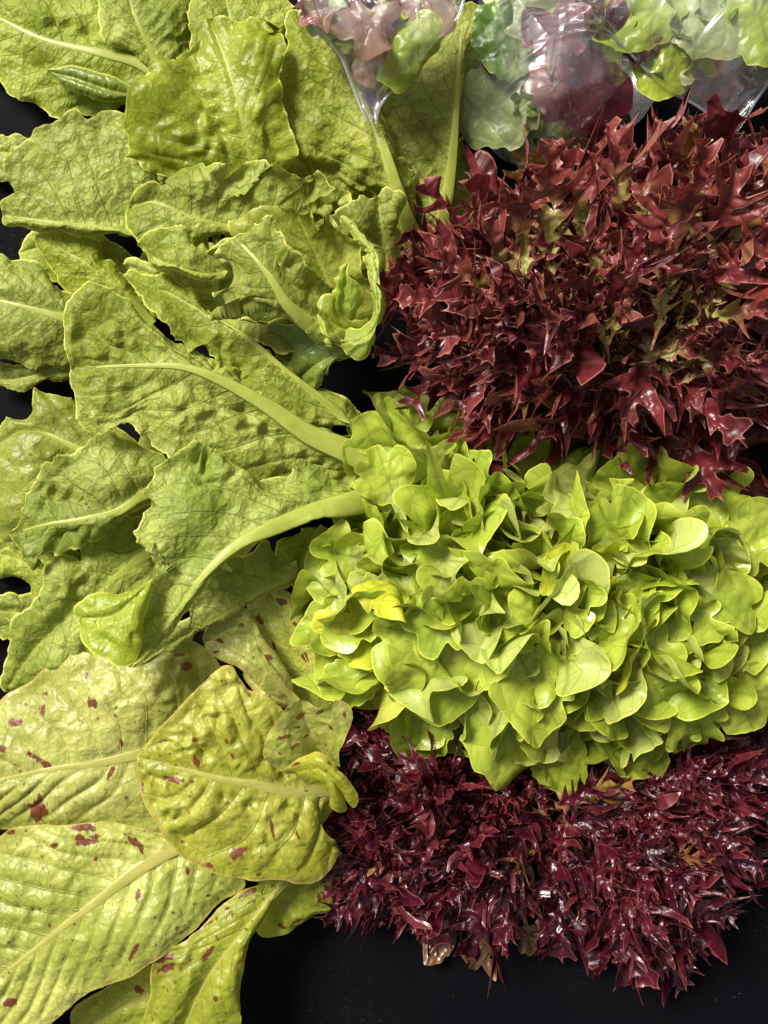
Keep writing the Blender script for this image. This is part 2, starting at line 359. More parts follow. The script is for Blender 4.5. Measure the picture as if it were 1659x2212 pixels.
def drop_mat():
    t = NT('water')
    g = t.add('ShaderNodeBsdfPrincipled', {'Base Color': (1, 1, 1), 'Roughness': 0.02, 'IOR': 1.33, 'Transmission Weight': 1.0, 'Specular IOR Level': 0.6})
    t.l.new(g.outputs[0], t.out.inputs[0]); return t.m
M['water'] = drop_mat()

# ------------------------------------------------------------------ tray
def build_tray():
    V = []; n = 41
    xs = np.linspace(-1.2, 1.2, n)
    X, Y = np.meshgrid(xs, xs, indexing='ij')
    Z = 0.0006 * vnoise(X * 9, Y * 9, 5)
    o = mesh_obj('tray_floor', np.c_[X.ravel(), Y.ravel(), Z.ravel()], grid_faces(n, n)[:, ::-1], M['tray'])
    o['kind'] = 'structure'
    return o
build_tray()

# ------------------------------------------------------------------ long leaves (blade + raised midrib)
DROPS = {}
def long_leaf(head, mat, Mp, L, R, z, dl=(0,), dr=(0,), seed=1, res=1.5, rib=7.0, ribh=0.5, blister=1.0, ruf=2.5, ser=1.0,
              fold=0.0, nlat=9, bl=1.0, bulge=3.5, blot=None, ribmat='rib', sag=0.6, name='leaf', ribcol=None):
    """blade lofted from lower margin (L), midrib (Mp) and upper margin (R); z, dl, dr in mm"""
    Lc = list(L) + [Mp[-1]]; Rc = list(R) + [Mp[-1]]
    def plen(p):
        p = np.asarray(p, float); return np.hypot(*np.diff(p, axis=0).T).sum() * 0.00032
    lm = plen(Mp)
    nu = int(np.clip(max(lm, 0.75 * plen(Lc), 0.75 * plen(Rc)) / (res * 1e-3), 24, 230))
    m = spline(Mp, nu); l = spline(Lc, nu); r = spline(Rc, nu)
    wl_ = np.hypot(*(l - m).T).max() * 0.00032; wr_ = np.hypot(*(r - m).T).max() * 0.00032
    nl = int(np.clip(wl_ / (res * 1e-3), 8, 110)); nr = int(np.clip(wr_ / (res * 1e-3), 8, 110))
    v = np.r_[-np.linspace(1, 0, nl + 1), np.linspace(0, 1, nr + 1)[1:]]
    v = np.sign(v) * np.abs(v) ** 1.0
    u = np.linspace(0, 1, nu)
    U, Vv = np.meshgrid(u, v, indexing='ij'); A = np.abs(Vv)
    side = np.where(Vv < 0, -1, 1)
    mg = np.where((Vv < 0)[..., None], l[:, None, :], r[:, None, :])
    XY = m[:, None, :] * (1 - A)[..., None] + mg * A[..., None]
    zc = smooth1(z, u) * 1e-3; zl = smooth1(dl, u) * 1e-3; zr = smooth1(dr, u) * 1e-3
    zs = np.where(Vv < 0, zl[:, None], zr[:, None])
    Z = zc[:, None] + zs * A ** 1.5 + bulge * 1e-3 * 4 * A * (1 - A) * np.sin(np.pi * np.clip(U, 0, 1)) ** 0.5
    s = W0 * (1 - Z / HC) / 1659.0
    X = (XY[..., 0] - 829.5) * s; Y = -(XY[..., 1] - 1106.0) * s
    # margin arclength on each side
    def arclen(c): return np.r_[0, np.cumsum(np.hypot(*np.diff(c, axis=0).T))] * 0.00032
    SA = np.where(Vv < 0, arclen(l)[:, None], arclen(r)[:, None])
    HW = np.where(Vv < 0, np.hypot(*(l - m).T)[:, None], np.hypot(*(r - m).T)[:, None]) * 0.00032
    hw1 = np.maximum(HW, 1e-4)
    ED = (1 - A) * hw1; RD = A * hw1
    # serrated margin: push in the blade's plane
    endf = np.sin(np.pi * np.clip(U, 0.0, 1.0)) ** 0.35
    sd = seed * 13.7 + side * 5.3
    tooth = vnoise(SA / 0.0065 + sd, SA * 0 + seed, seed) * 0.9 + vnoise(SA / 0.0155 + sd, SA * 0 + 3, seed + 5) * 1.6 - np.abs(vnoise(SA / 0.0042 + sd, SA * 0 + 8, seed + 9)) * 0.9
    offm = ser * 1.9e-3 * tooth * np.exp(-ED / 0.010) * endf
    dirx = (mg[..., 0] - m[:, None, 0]); diry = -(mg[..., 1] - m[:, None, 1]); dn = np.hypot(dirx, diry) + 1e-6
    X = X + dirx / dn * offm; Y = Y + diry / dn * offm
    # relief along the normal
    Pn = np.stack([X, Y, Z], -1)
    du = np.gradient(Pn, axis=0); dv = np.gradient(Pn, axis=1)
    N = np.cross(dv, du); N /= np.linalg.norm(N, axis=-1, keepdims=True) + 1e-12
    N = np.where(N[..., 2:3] < 0, -N, N)
    wx = X + 0.004 * vnoise(X / 0.012, Y / 0.012, seed + 31); wy = Y + 0.004 * vnoise(X / 0.012, Y / 0.012, seed + 37)
    f1, f2 = worley(wx / 0.0150 + seed * 3.1, wy / 0.0150, seed)
    g1, g2 = worley(wx / 0.0062 + seed * 1.7, wy / 0.0062, seed + 2)
    inm = sstep(0.000, 0.010, ED) * sstep(0.002, 0.014, RD)
    pm = np.clip(vnoise(X / 0.035, Y / 0.035, seed + 4) + 0.25, 0, 1)
    H = blister * 1e-3 * inm * (2.5 * (sstep(0, 0.75, f2 - f1) - 0.5) * (0.3 + 1.2 * pm) + 0.2 * (sstep(0, 0.6, g2 - g1) - 0.5) * pm
                               + 4.0 * vnoise(X / 0.030, Y / 0.030, seed + 3) + 1.7 * vnoise(X / 0.017, Y / 0.017, seed + 13))
    q1, q2 = worley(wx / 0.019 + seed * 5.3, wy / 0.019 + 7.7, seed + 41)
    H -= blister * 5.0e-3 * inm * np.exp(-(q1 / 0.24) ** 2) * pm
    LAT = nlat * (U ** 1.15 - 0.20 * A * (1 + 0.35 * A)) + np.where(Vv < 0, 0.37, 0.0) + 0.16 * vnoise(X / 0.03, Y / 0.03, seed + 6) + 0.35 * vnoise(U * 5.0 + seed, Vv * 0.8, seed + 16) + seed * 0.21
    pp = np.abs((LAT % 1.0) - 0.5) * 2          # 1 on a lateral vein
    H += 1e-3 * (0.55 * blister + fold) * (1 - 2.2 * pp ** 3) * (0.75 + 0.6 * vnoise(X / 0.04, Y / 0.04, seed + 21)) * sstep(0.001, 0.012, RD) * sstep(0.0, 0.022, ED) * bl
    H += 0.0075 * sag * vnoise(X / 0.055 + seed, Y / 0.055, seed + 8) * sstep(0.0, 0.02, RD)
    rw = (1.12 * rib * (1 - U) ** 1.6 + 0.8) * 1e-3
    H += ribh * 0.85 * rw * np.exp(-(RD / (rw * 0.75)) ** 2)
    ru = (1.0 * vnoise(SA / 0.020 + sd, SA * 0 + 1.3, seed + 11) + 0.7 * vnoise(SA / 0.0095 + sd, SA * 0 + 7.7, seed + 12))
    H += ruf * 1e-3 * 2.3 * ru * np.exp(-ED / 0.010) * endf * np.minimum(1, hw1 / 0.02) * A
    H += ruf * 1.7e-3 * vnoise(SA / 0.045 + sd, SA * 0 + 2.3, seed + 15) * 1.6 * np.exp(-ED / 0.028) * endf * np.minimum(1, hw1 / 0.03) * A
    Pn = Pn + N * H[..., None]
    Pn[..., 2] = np.maximum(Pn[..., 2], 0.0015)
    org = P(Mp[0][0], Mp[0][1], zc[0])
    attrs = {'edge': np.where(U > 0.985, ED * 0.5, ED).ravel(), 'lat': LAT.ravel(), 'av': A.ravel(),
             'ribf': np.exp(-(RD / (rw * 0.9)) ** 2).ravel()}
    if blot is not None:
        B = np.zeros(U.shape)
        for (bx, by, ba, bb, ang) in blot:
            dx = XY[..., 0] - bx; dy = XY[..., 1] - by
            ca, sa = math.cos(math.radians(ang)), math.sin(math.radians(ang))
            q = np.hypot((dx * ca + dy * sa) / ba, (-dx * sa + dy * ca) / bb)
            B = np.maximum(B, np.clip(1.05 - 0.55 * q, 0, 1))
        attrs['blotch'] = B.ravel()
    uv = np.c_[X.ravel() + seed * 0.371, Y.ravel() + seed * 0.173]
    o = mesh_obj(name, Pn.reshape(-1, 3), grid_faces(nu, len(v)), M[mat], head, org, attrs, uv)
    # droplets remember some surface points
    DROPS.setdefault(head.name, []).append((Pn[4:-4, 3:-3].reshape(-1, 3), N[4:-4, 3:-3].reshape(-1, 3)))
    if rib > 2.5:
        c = Pn[:, nl, :]; nn = N[:, nl, :]
        tg = np.gradient(c, axis=0); tg /= np.linalg.norm(tg, axis=1, keepdims=True) + 1e-12
        sdv = np.cross(nn, tg); sdv /= np.linalg.norm(sdv, axis=1, keepdims=True) + 1e-12
        k = int(nu * 0.93); ang = np.linspace(0, 2 * np.pi, 13)[:-1]
        w = rw[:k, 0] * 0.82
        ring = c[:k, None, :] + sdv[:k, None, :] * (np.cos(ang)[None, :, None] * w[:, None, None]) + nn[:k, None, :] * ((np.sin(ang)[None, :, None] * 0.20 - 0.125) * w[:, None, None])
        kk = 12; idx = np.arange(k - 1)[:, None] * kk; a = np.arange(kk)[None, :]; b = (a + 1) % kk
        F = np.stack([idx + a, idx + b, idx + kk + b, idx + kk + a], -1).reshape(-1, 4)
        uvr = np.stack([np.repeat(np.linspace(0, lm, k)[:, None], kk, 1), np.repeat(ang[None] * 0.003, k, 0)], -1).reshape(-1, 2)
        mesh_obj('midrib', ring.reshape(-1, 3), F, M[ribmat], o, c[0], None, uvr)
    return o

def water_drops(head, n, seed, rmin, rmax):
    rg = np.random.default_rng(seed); Vs = []; Fs = []; off = 0
    src = DROPS[head.name]
    pts = np.vstack([a for a, b in src]); nrm = np.vstack([b for a, b in src])
    # wet patches rather than an even sprinkle
    w = np.clip(vnoise(pts[:, 0] / 0.05, pts[:, 1] / 0.05, seed) + 0.15, 0.02, 1); w /= w.sum()
    ids = rg.choice(len(pts), n, p=w)
    lat = [0.0, 0.35, 0.7, 1.0]; K = 8
    for i in ids:
        nz = nrm[i]; a = np.cross(nz, [0.3, 0.9, 0.1]); a /= np.linalg.norm(a); b = np.cross(nz, a)
        r = rmin + (rmax - rmin) * rg.random() ** 2.5
        ring = []
        for q, t_ in enumerate(lat[:-1]):
            rr = r * math.cos(t_ * math.pi / 2); hh = r * 0.62 * math.sin(t_ * math.pi / 2)
            for j in range(K):
                th = 2 * math.pi * j / K
                ring.append(pts[i] + a * rr * math.cos(th) * 1.1 + b * rr * math.sin(th) + nz * (hh - 0.00005))
        ring.append(pts[i] + nz * r * 0.62)
        Vs += ring
        for q in range(2):
            for j in range(K):
                Fs.append((off + q * K + j, off + q * K + (j + 1) % K, off + (q + 1) * K + (j + 1) % K, off + (q + 1) * K + j))
        for j in range(0, K, 1):
            Fs.append((off + 2 * K + j, off + 2 * K + (j + 1) % K, off + 3 * K, off + 3 * K))
        off += 3 * K + 1
    F4 = [f for f in Fs if f[2] != f[3]]; F3 = [f[:3] for f in Fs if f[2] == f[3]]
    me = bpy.data.meshes.new('water_drops'); org = Vector(head.location)
    me.from_pydata([tuple(np.array(p) - np.array(org)) for p in Vs], [], F4 + F3); me.update()
    for p in me.polygons: p.use_smooth = True
    me.materials.append(M['water'])
    o = bpy.data.objects.new('water_drops', me); COL.objects.link(o); o.parent = head; o['kind'] = 'stuff'
    return o

# ------------------------------------------------------------------ romaine heads
rom1 = empty('romaine_lettuce', P(820, 640, 0.0)); tag(rom1, 'light green romaine lettuce with a curled heart, left of the upper red lettuce', 'lettuce', 'green romaine lettuces on the left')
rom2 = empty('romaine_lettuce', P(800, 1040, 0.0)); tag(rom2, 'light green romaine lettuce whose thick pale midribs run to the oak leaf lettuce', 'lettuce', 'green romaine lettuces on the left')

def LL(*a, **k): return long_leaf(*a, **k)
# --- upper head, back to front
LL(rom1, 'romaine', [(345,165),(300,138),(220,116),(96,86),(0,40),(-80,0)], [(330,200),(262,238),(180,258),(100,254),(60,238),(16,206),(-10,170),(-90,120)], [(350,140),(330,60),(250,-20),(100,-60),(-60,-40)], [34,38,34,26], dl=[0,-8,-14], dr=[0,-2,-4], seed=1, rib=4.2, ruf=2, res=1.8)
LL(rom1, 'romaine', [(350,165),(325,110),(295,40),(270,-40)], [(330,150),(250,95),(215,30),(215,-50)], [(380,150),(430,80),(450,20),(420,-50)], [36,44,44], dl=[0,0,0], dr=[0,-6,-8], seed=2, rib=5, ruf=2, res=1.8)
LL(rom1, 'romaine', [(560,220),(530,120),(500,40),(480,-50)], [(480,210),(420,120),(400,40),(420,-50)], [(620,200),(640,90),(640,0),(580,-50)], [32,40,40], seed=3, rib=4, ruf=2, res=1.8)
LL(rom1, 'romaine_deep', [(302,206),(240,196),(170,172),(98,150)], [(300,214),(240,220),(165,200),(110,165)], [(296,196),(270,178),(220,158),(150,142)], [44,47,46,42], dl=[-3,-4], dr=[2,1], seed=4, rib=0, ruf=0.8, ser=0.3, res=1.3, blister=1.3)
LL(rom1, 'romaine', [(1040,500),(1020,420),(1000,330),(1000,290)], [(960,500),(955,420),(970,340)], [(1060,500),(1040,420),(1015,340)], [10,16,14], seed=5, rib=4, ruf=2)
# dark leaves in the gap on the far left
LL(rom1, 'romaine', [(120,330),(60,335),(10,330),(-60,320)], [(110,380),(50,392),(0,390),(-60,370)], [(110,300),(40,288),(0,295),(-60,290)], [10,14,10], seed=6, rib=4, ruf=2)
LL(rom1, 'romaine', [(300,600),(200,560),(110,530),(40,545)], [(280,650),(180,620),(90,600),(50,570)], [(300,560),(220,510),(130,495),(60,510)], [12,18,12], seed=7, rib=5, ruf=2)
# tall leaves at the top
LL(rom1, 'romaine', [(972,570),(955,490),(968,410),(978,333),(989,192),(996,90),(1002,8)], [(905,490),(868,430),(848,340),(828,270),(814,214),(845,160),(904,102),(960,40),(990,14)], [(962,480),(992,330),(1012,240),(1040,147),(1052,60),(1058,14),(1030,-4)], [14,34,46,46,42], dl=[-4,-10,-14,-12,-4], dr=[-6,-18,-22,-18,-6], seed=8, rib=6.5, ruf=1.6, ser=0.6, nlat=8, res=1.4, blister=0.8)
LL(rom1, 'romaine', [(910,560),(875,470),(852,392),(818,290),(776,204),(726,126),(680,66),(640,20)], [(800,480),(740,440),(690,400),(640,350),(612,310),(606,256),(594,190),(600,134),(620,100),(612,50),(628,22)], [(890,450),(882,412),(906,382),(872,350),(852,326),(838,308),(816,278),(792,212),(745,140),(695,70),(655,24)], [20,46,56,54,50,44], dl=[-6,-8,-6,-4,0], dr=[-6,-10,-8,-4,0], seed=9, rib=7, ruf=2.0, ser=0.9, nlat=9, res=1.3, blister=1.35)
LL(rom1, 'romaine_lime', [(560,430),(545,350),(520,240),(490,140),(450,40)], [(430,420),(330,370),(262,320),(272,262),(276,224),(298,190),(320,160),(338,138),(366,108),(388,92),(410,70),(438,40)], [(640,420),(630,330),(606,250),(600,160),(614,90),(600,36),(572,60),(556,44),(520,42),(480,34)], [48,62,70,68,60], dl=[0,2,4,4,2], dr=[-2,-4,-4,0,4], seed=10, rib=3.0, ribh=0.25, ruf=2.6, ser=1.2, nlat=9, res=1.4, blister=1.1, bulge=4)
LL(rom1, 'romaine', [(840,610),(832,540),(822,470),(816,424)], [(770,590),(748,520),(728,474),(742,458),(776,440),(782,428),(800,430)], [(870,600),(856,540),(862,464),(866,420),(850,430),(834,410)], [40,52,62,64], dl=[0,4,6,2], dr=[0,-4,-6,0], seed=11, rib=4, ribh=0.3, ruf=2.4, ser=1.2, nlat=6, res=1.3)
LL(rom1, 'romaine', [(330,508),(270,500),(200,490),(100,478),(5,462)], [(325,516),(240,510),(150,506),(70,498),(6,484)], [(350,420),(330,330),(275,250),(240,240),(216,250),(192,256),(164,238),(120,252),(52,292),(24,332),(16,380),(38,408),(4,432),(2,450)], [44,52,54,50,44], dl=[-6,-10,-10,-4], dr=[0,4,8,6,2], seed=12, rib=5, ruf=1.6, ser=0.8, nlat=7, res=1.3, bulge=4)
LL(rom1, 'romaine', [(330,700),(260,620),(170,560),(78,506)], [(280,720),(200,660),(140,626),(104,585),(82,545)], [(350,660),(300,620),(256,590),(205,520),(140,496),(90,494)], [24,38,40,34], dl=[-4,-8,-4], dr=[-2,-6,-4], seed=13, rib=2.8, ruf=1.4, nlat=7, res=1.4)
LL(rom1, 'romaine', [(600,520),(560,510),(492,492),(412,468),(332,436),(276,446)], [(560,540),(470,530),(380,530),(312,518),(292,492),(276,464)], [(700,470),(704,444),(762,426),(752,414),(716,414),(708,382),(680,388),(656,372),(592,346),(580,362),(544,340),(512,352),(480,360),(420,340),(356,366),(352,394),(328,390),(296,414),(280,432)], [58,66,72,74,66], dl=[-2,-8,-8,-4], dr=[-4,6,10,8,2], seed=14, rib=5, ribh=0.4, ruf=2.6, ser=1.3, nlat=8, res=1.25, blister=1.1)
LL(rom1, 'romaine', [(470,640),(400,620),(330,590),(266,572)], [(450,664),(390,640),(320,612),(280,596)], [(470,600),(410,586),(340,566),(280,556)], [48,56,58,52], dl=[-8,-10,-4], dr=[0,2,0], seed=15, rib=4, ruf=1.8, nlat=6, res=1.3)
LL(rom1, 'romaine', [(485,596),(440,590),(400,582),(344,564),(296,530)], [(480,604),(430,600),(380,592),(330,568)], [(506,512),(490,516),(476,524),(456,532),(424,516),(400,488),(368,480),(340,494),(320,508),(300,522)], [72,80,82,78,72], dl=[-4,-8,-4], dr=[4,8,8,2], seed=16, rib=3.5, ruf=2.0, ser=0.9, nlat=6, res=1.2, bulge=4)
# shaded leaf under the heart, and the heart itself
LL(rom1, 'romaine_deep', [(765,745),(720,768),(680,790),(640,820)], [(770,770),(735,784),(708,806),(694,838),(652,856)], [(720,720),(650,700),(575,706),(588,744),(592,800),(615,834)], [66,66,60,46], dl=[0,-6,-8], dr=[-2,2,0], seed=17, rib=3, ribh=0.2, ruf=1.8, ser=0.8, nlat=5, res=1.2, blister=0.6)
LL(rom1, 'romaine', [(640,720),(580,700),(520,690),(470,692)], [(640,760),(590,745),(540,725),(490,715)], [(640,690),(600,690),(560,700),(532,684),(500,704)], [56,62,64,58], seed=18, rib=0, ruf=2.5, nlat=5, res=1.2)
LL(rom1, 'romaine_lime', [(760,740),(735,680),(700,590),(664,510),(630,444)], [(700,740),(620,680),(540,600),(500,520),(494,486),(512,468),(536,448),(580,442),(610,446)], [(800,740),(806,690),(800,620),(786,560),(770,520),(752,490),(732,472),(716,480),(694,462),(676,456),(660,464)], [62,62,66,76,84], dl=[0,2,4,6,4], dr=[4,12,20,20,10], seed=19, rib=4, ribh=-0.3, ruf=2.2, ser=1.0, nlat=7, res=1.2, blister=1.0)
LL(rom1, 'romaine', [(716,736),(690,715),(655,688),(620,655),(585,600),(545,552),(505,513)], [(700,738),(650,700),(608,674),(552,666),(492,674),(440,690),(458,654),(450,630),(464,598),(450,570),(460,540),(476,524)], [(735,700),(724,640),(712,616),(706,592),(684,580),(652,568),(640,546),(620,536),(604,512),(604,490),(600,474),(586,462),(544,476),(520,500)], [76,88,98,104,104,100], dl=[-6,-10,-12,-8,0], dr=[-2,2,4,2,0], seed=20, rib=7.5, ribh=0.7, ruf=2.2, ser=1.2, nlat=7, res=1.1, blister=1.0)
LL(rom1, 'romaine_fresh', [(744,700),(740,660),(748,610),(752,566)], [(716,690),(722,640),(716,612),(726,600),(718,572),(736,566)], [(770,690),(784,650),(788,620),(770,604),(758,596),(756,574)], [84,92,100,104], dl=[0,4,2], dr=[0,6,2], seed=21, rib=0, ruf=2.2, ser=1.4, nlat=4, res=1.0, blister=0.6)
# rolled-out rim of the heart's outer leaf
LL(rom1, 'romaine_fresh', [(700,720),(740,740),(786,732),(816,690),(818,630),(812,560),(786,510),(758,478),(735,470)], [(716,700),(745,708),(778,706),(802,676),(804,630),(792,572),(770,524),(750,494),(733,478)], [(688,672),(700,720),(730,728),(732,752),(772,774),(796,760),(808,724),(834,690),(832,644),(822,604),(834,572),(824,544),(796,522),(770,520),(774,494),(758,474),(738,466)], [92,100,106,110,112,110,106,100,94], dl=[-4,-6,-10,-8,-4], dr=[-4,-8,-12,-8,-4], seed=22, rib=0, ruf=1.6, ser=1.0, nlat=9, res=1.0, blister=0.5, sag=0.2)
LL(rom1, 'romaine_lime', [(790,720),(750,715),(715,700),(690,670)], [(780,750),(740,748),(728,728),(702,722),(690,690)], [(795,690),(760,690),(724,676),(712,650),(696,650),(686,662)], [84,94,100,104], dl=[2,6,4], dr=[-4,-2,0], seed=23, rib=0, ruf=1.8, ser=1.0, nlat=4, res=1.0, blister=0.5)

LL(rom1, 'romaine', [(700,640),(560,600),(420,570),(300,560)], [(690,740),(560,720),(430,680),(320,640)], [(700,560),(560,520),(430,510),(320,520)], [20,28,26], seed=24, rib=0, ruf=2, res=2.0)
LL(rom1, 'romaine', [(700,420),(560,400),(420,400),(290,390)], [(690,520),(560,500),(430,490),(300,450)], [(700,350),(560,330),(430,340),(320,340)], [24,34,30], seed=25, rib=0, ruf=2, res=2.0)
# --- lower head
LL(rom2, 'romaine', [(760,1040),(600,980),(450,930),(300,900)], [(740,1120),(600,1090),(450,1060),(300,1000)], [(740,960),(600,870),(450,820),(320,820)], [24,34,30], seed=44, rib=0, ruf=2, res=2.0)
LL(rom2, 'romaine', [(220,720),(155,693),(80,670),(0,650),(-70,630)], [(220,770),(160,806),(80,806),(0,792),(-70,760)], [(220,700),(160,655),(112,606),(60,575),(0,553),(-70,545)], [30,40,40,34], dl=[-2,-8,-8], dr=[-2,-8,-8], seed=31, rib=4.5, ruf=1.5, nlat=7, res=1.5, blister=0.9)
LL(rom2, 'romaine', [(250,800),(150,800),(60,815),(-30,830)], [(230,830),(150,826),(60,840),(0,838)], [(230,760),(150,770),(50,790),(-20,790)], [16,20,16], seed=32, rib=4, ruf=2)
LL(rom2, 'romaine_lime', [(330,1060),(240,1010),(150,960),(60,930),(-30,980)], [(300,1180),(180,1190),(80,1180),(0,1160),(-40,1080)], [(300,960),(220,900),(160,850),(112,836),(72,836),(64,880),(48,900),(12,900),(-10,930)], [22,36,42,40,34], dl=[-4,-10,-14], dr=[-2,0,0], seed=33, rib=5, ruf=2, ser=1.0, nlat=8, res=1.5, blister=1.1)
LL(rom2, 'romaine', [(260,1320),(150,1270),(40,1210),(-40,1190)], [(230,1380),(120,1330),(30,1260),(-40,1230)], [(260,1260),(150,1190),(60,1150),(-30,1150)], [8,14,12], seed=34, rib=8, ruf=2, res=1.7)
LL(rom2, 'romaine', [(160,1360),(80,1330),(20,1320),(-60,1330)], [(150,1420),(80,1400),(0,1380),(-60,1370)], [(150,1320),(90,1290),(68,1284),(44,1296),(20,1282),(-10,1290)], [10,16,14], seed=35, rib=4, ruf=2.2, ser=1)
LL(rom2, 'romaine', [(700,1140),(670,1180),(650,1230),(634,1288)], [(650,1140),(610,1170),(606,1210),(628,1240),(630,1270)], [(730,1150),(715,1200),(690,1250),(664,1262),(640,1285)], [24,34,36,30], seed=36, rib=3, ruf=2.2, ser=1.3, nlat=6)
LL(rom2, 'romaine', [(340,1180),(260,1240),(160,1320),(80,1400),(10,1495)], [(360,1260),(300,1350),(220,1420),(120,1470),(40,1510)], [(320,1120),(290,1112),(264,1108),(240,1136),(182,1172),(176,1216),(142,1204),(108,1224),(96,1276),(78,1306),(26,1362),(12,1429),(2,1485)], [28,42,46,40,28], dl=[-2,-8,-8], dr=[0,2,0], seed=37, rib=4, ribh=0.4, ruf=2.0, ser=1.1, nlat=8, res=1.3, blister=1.2)
LL(rom2, 'romaine', [(640,1228),(580,1266),(490,1323),(410,1368),(284,1440)], [(650,1246),(590,1282),(500,1336),(420,1382),(300,1446)], [(640,1222),(622,1214),(594,1192),(576,1170),(550,1192),(492,1204),(430,1240),(400,1288),(414,1333),(374,1362),(312,1400)], [36,48,56,52,44], dl=[-4,-8,-4], dr=[0,4,4,0], seed=38, rib=6, ruf=1.8, ser=1.0, nlat=8, res=1.25, blister=0.9)
LL(rom2, 'romaine', [(860,1000),(800,950),(770,928),(700,868),(620,805),(540,735),(440,675),(340,622),(266,592)], [(790,972),(765,940),(740,902),(712,900),(690,926),(660,926),(628,934),(612,912),(588,880),(572,848),(532,834),(492,842),(464,800),(458,768),(432,754),(396,760),(340,690),(318,660),(296,630),(270,606)], [(800,935),(740,880),(660,830),(600,790),(500,706),(464,690),(430,650),(400,620),(350,600),(320,596),(286,584)], [44,54,64,70,72,66,58], dl=[-4,4,6,8,4], dr=[-2,-10,-14,-10,-2], seed=39, rib=4.0, ruf=2.6, ser=1.2, nlat=12, res=1.25, blister=1.0)
LL(rom2, 'romaine', [(360,1052),(304,1072),(256,1105),(180,1122),(100,1133),(20,1152)], [(350,1080),(296,1098),(248,1130),(180,1166),(92,1210),(66,1240),(44,1212),(32,1176)], [(370,1010),(340,976),(288,946),(224,940),(172,978),(92,1003),(58,1042),(42,1076),(30,1136)], [52,62,66,64,56], dl=[-4,-8,-8,-2], dr=[-2,2,4,2], seed=40, rib=4.5, ruf=1.8, ser=1.1, nlat=7, res=1.2, blister=1.3, bulge=3)
LL(rom2, 'romaine', [(860,1040),(790,997),(740,972),(664,938),(580,880),(480,824),(400,794),(320,790),(152,795)], [(780,1020),(680,1050),(560,1050),(430,1020),(340,978),(300,952),(276,926),(205,944),(175,905),(156,850),(146,815)], [(780,968),(700,925),(600,850),(500,790),(430,745),(370,716),(300,674),(240,636),(186,612),(152,645),(136,700),(140,750),(148,780)], [44,60,70,78,84,82,76], dl=[-4,-6,-4,0,2], dr=[-4,-8,-8,-2,4], seed=41, rib=11, ribh=0.6, ruf=1.6, ser=0.8, nlat=9, res=1.2, blister=1.3)
LL(rom2, 'romaine', [(850,1062),(775,1082),(720,1098),(664,1114),(560,1154),(500,1188),(440,1245),(390,1310),(330,1380),(275,1430)], [(775,1098),(670,1132),(575,1168),(515,1204),(456,1268),(402,1326),(342,1394),(286,1434)], [(770,1040),(735,1022),(700,1008),(668,1000),(640,990),(600,1020),(560,1026),(520,1016),(460,972),(400,958),(332,996),(318,1030),(304,1064),(312,1080),(296,1092),(290,1130),(286,1152),(304,1176),(330,1174),(324,1192),(340,1220),(332,1250),(318,1280),(290,1330),(272,1390)], [50,68,80,90,96,94,86,76], dl=[-4,-8,-8,-4], dr=[-4,-2,4,8,4], seed=46, rib=10, ribh=0.6, ruf=2.0, ser=1.1, nlat=10, res=1.15, blister=1.4)
LL(rom2, 'romaine_fresh', [(330,1248),(290,1290),(240,1330),(170,1335)], [(330,1270),(300,1340),(278,1428),(240,1416),(205,1392),(180,1370)], [(310,1262),(262,1284),(206,1288),(180,1300),(162,1322)], [98,104,106,100], dl=[-2,0,-4], dr=[-4,-6,-2], seed=43, rib=0, ruf=1.2, ser=0.7, nlat=5, res=1.1, blister=1.5)

# ------------------------------------------------------------------ speckled head
spk = empty('speckled_lettuce', P(600, 1720, 0.0)); tag(spk, 'pale yellow-green lettuce with maroon speckles, in the bottom left corner', 'lettuce')
def SL(*a, **k):
    k.setdefault('ribmat', 'rib_speckled'); k.setdefault('ser', 0.25); k.setdefault('blot', []); k.setdefault('ribh', 0.35); k['ruf'] = k.get('ruf', 1) * 0.75; k['rib'] = k.get('rib', 5) * 0.75
    return long_leaf(spk, *a, **k)
SL('speckled', [(720,1540),(680,1460),(640,1380),(575,1268)], [(650,1540),(590,1470),(545,1380),(530,1300),(545,1280)], [(760,1530),(720,1450),(690,1400),(660,1330),(634,1285),(600,1270)], [18,30,36,30], seed=51, rib=4, ruf=1.5, nlat=7, blot=[(560,1340,14,6,60),(590,1400,12,5,70),(640,1350,10,5,30),(660,1420,14,6,80),(610,1300,12,6,20)])
SL('speckled', [(640,1515),(600,1470),(560,1440),(500,1400),(436,1378)], [(620,1525),(560,1480),(520,1440),(470,1424),(445,1400)], [(630,1480),(600,1430),(576,1386),(557,1342),(523,1304),(480,1325),(450,1350)], [38,46,52,50,44], seed=52, rib=3.5, ruf=1.2, nlat=8, blot=[(476,1385,8,4,30),(520,1350,9,4,10),(585,1420,10,4,50),(466,1410,6,4,0)])
SL('speckled', [(640,1520),(600,1505),(560,1475),(530,1440)], [(640,1530),(590,1525),(550,1500),(525,1460)], [(635,1490),(615,1460),(580,1445),(550,1436)], [36,42,40,36], seed=53, rib=4, ruf=1.0, nlat=8)
SL('speckled', [(460,2090),(360,2130),(260,2180),(160,2240)], [(460,2150),(380,2200),(280,2260),(200,2280)], [(420,2050),(330,2080),(240,2120),(150,2190)], [16,24,22], seed=54, rib=4, ruf=1.5, nlat=8, blot=[(300,2140,12,6,20)])
SL('speckled_lime', [(560,1900),(620,1940),(670,1960),(718,1962)], [(540,1980),(560,2026),(624,2010),(682,1976),(710,1970)], [(620,1880),(690,1880),(730,1890),(726,1930)], [24,34,34,28], seed=55, rib=3, ruf=1.2, nlat=6, blot=[(640,1990,10,4,-20),(690,1940,8,5,60),(610,2000,8,4,0)])
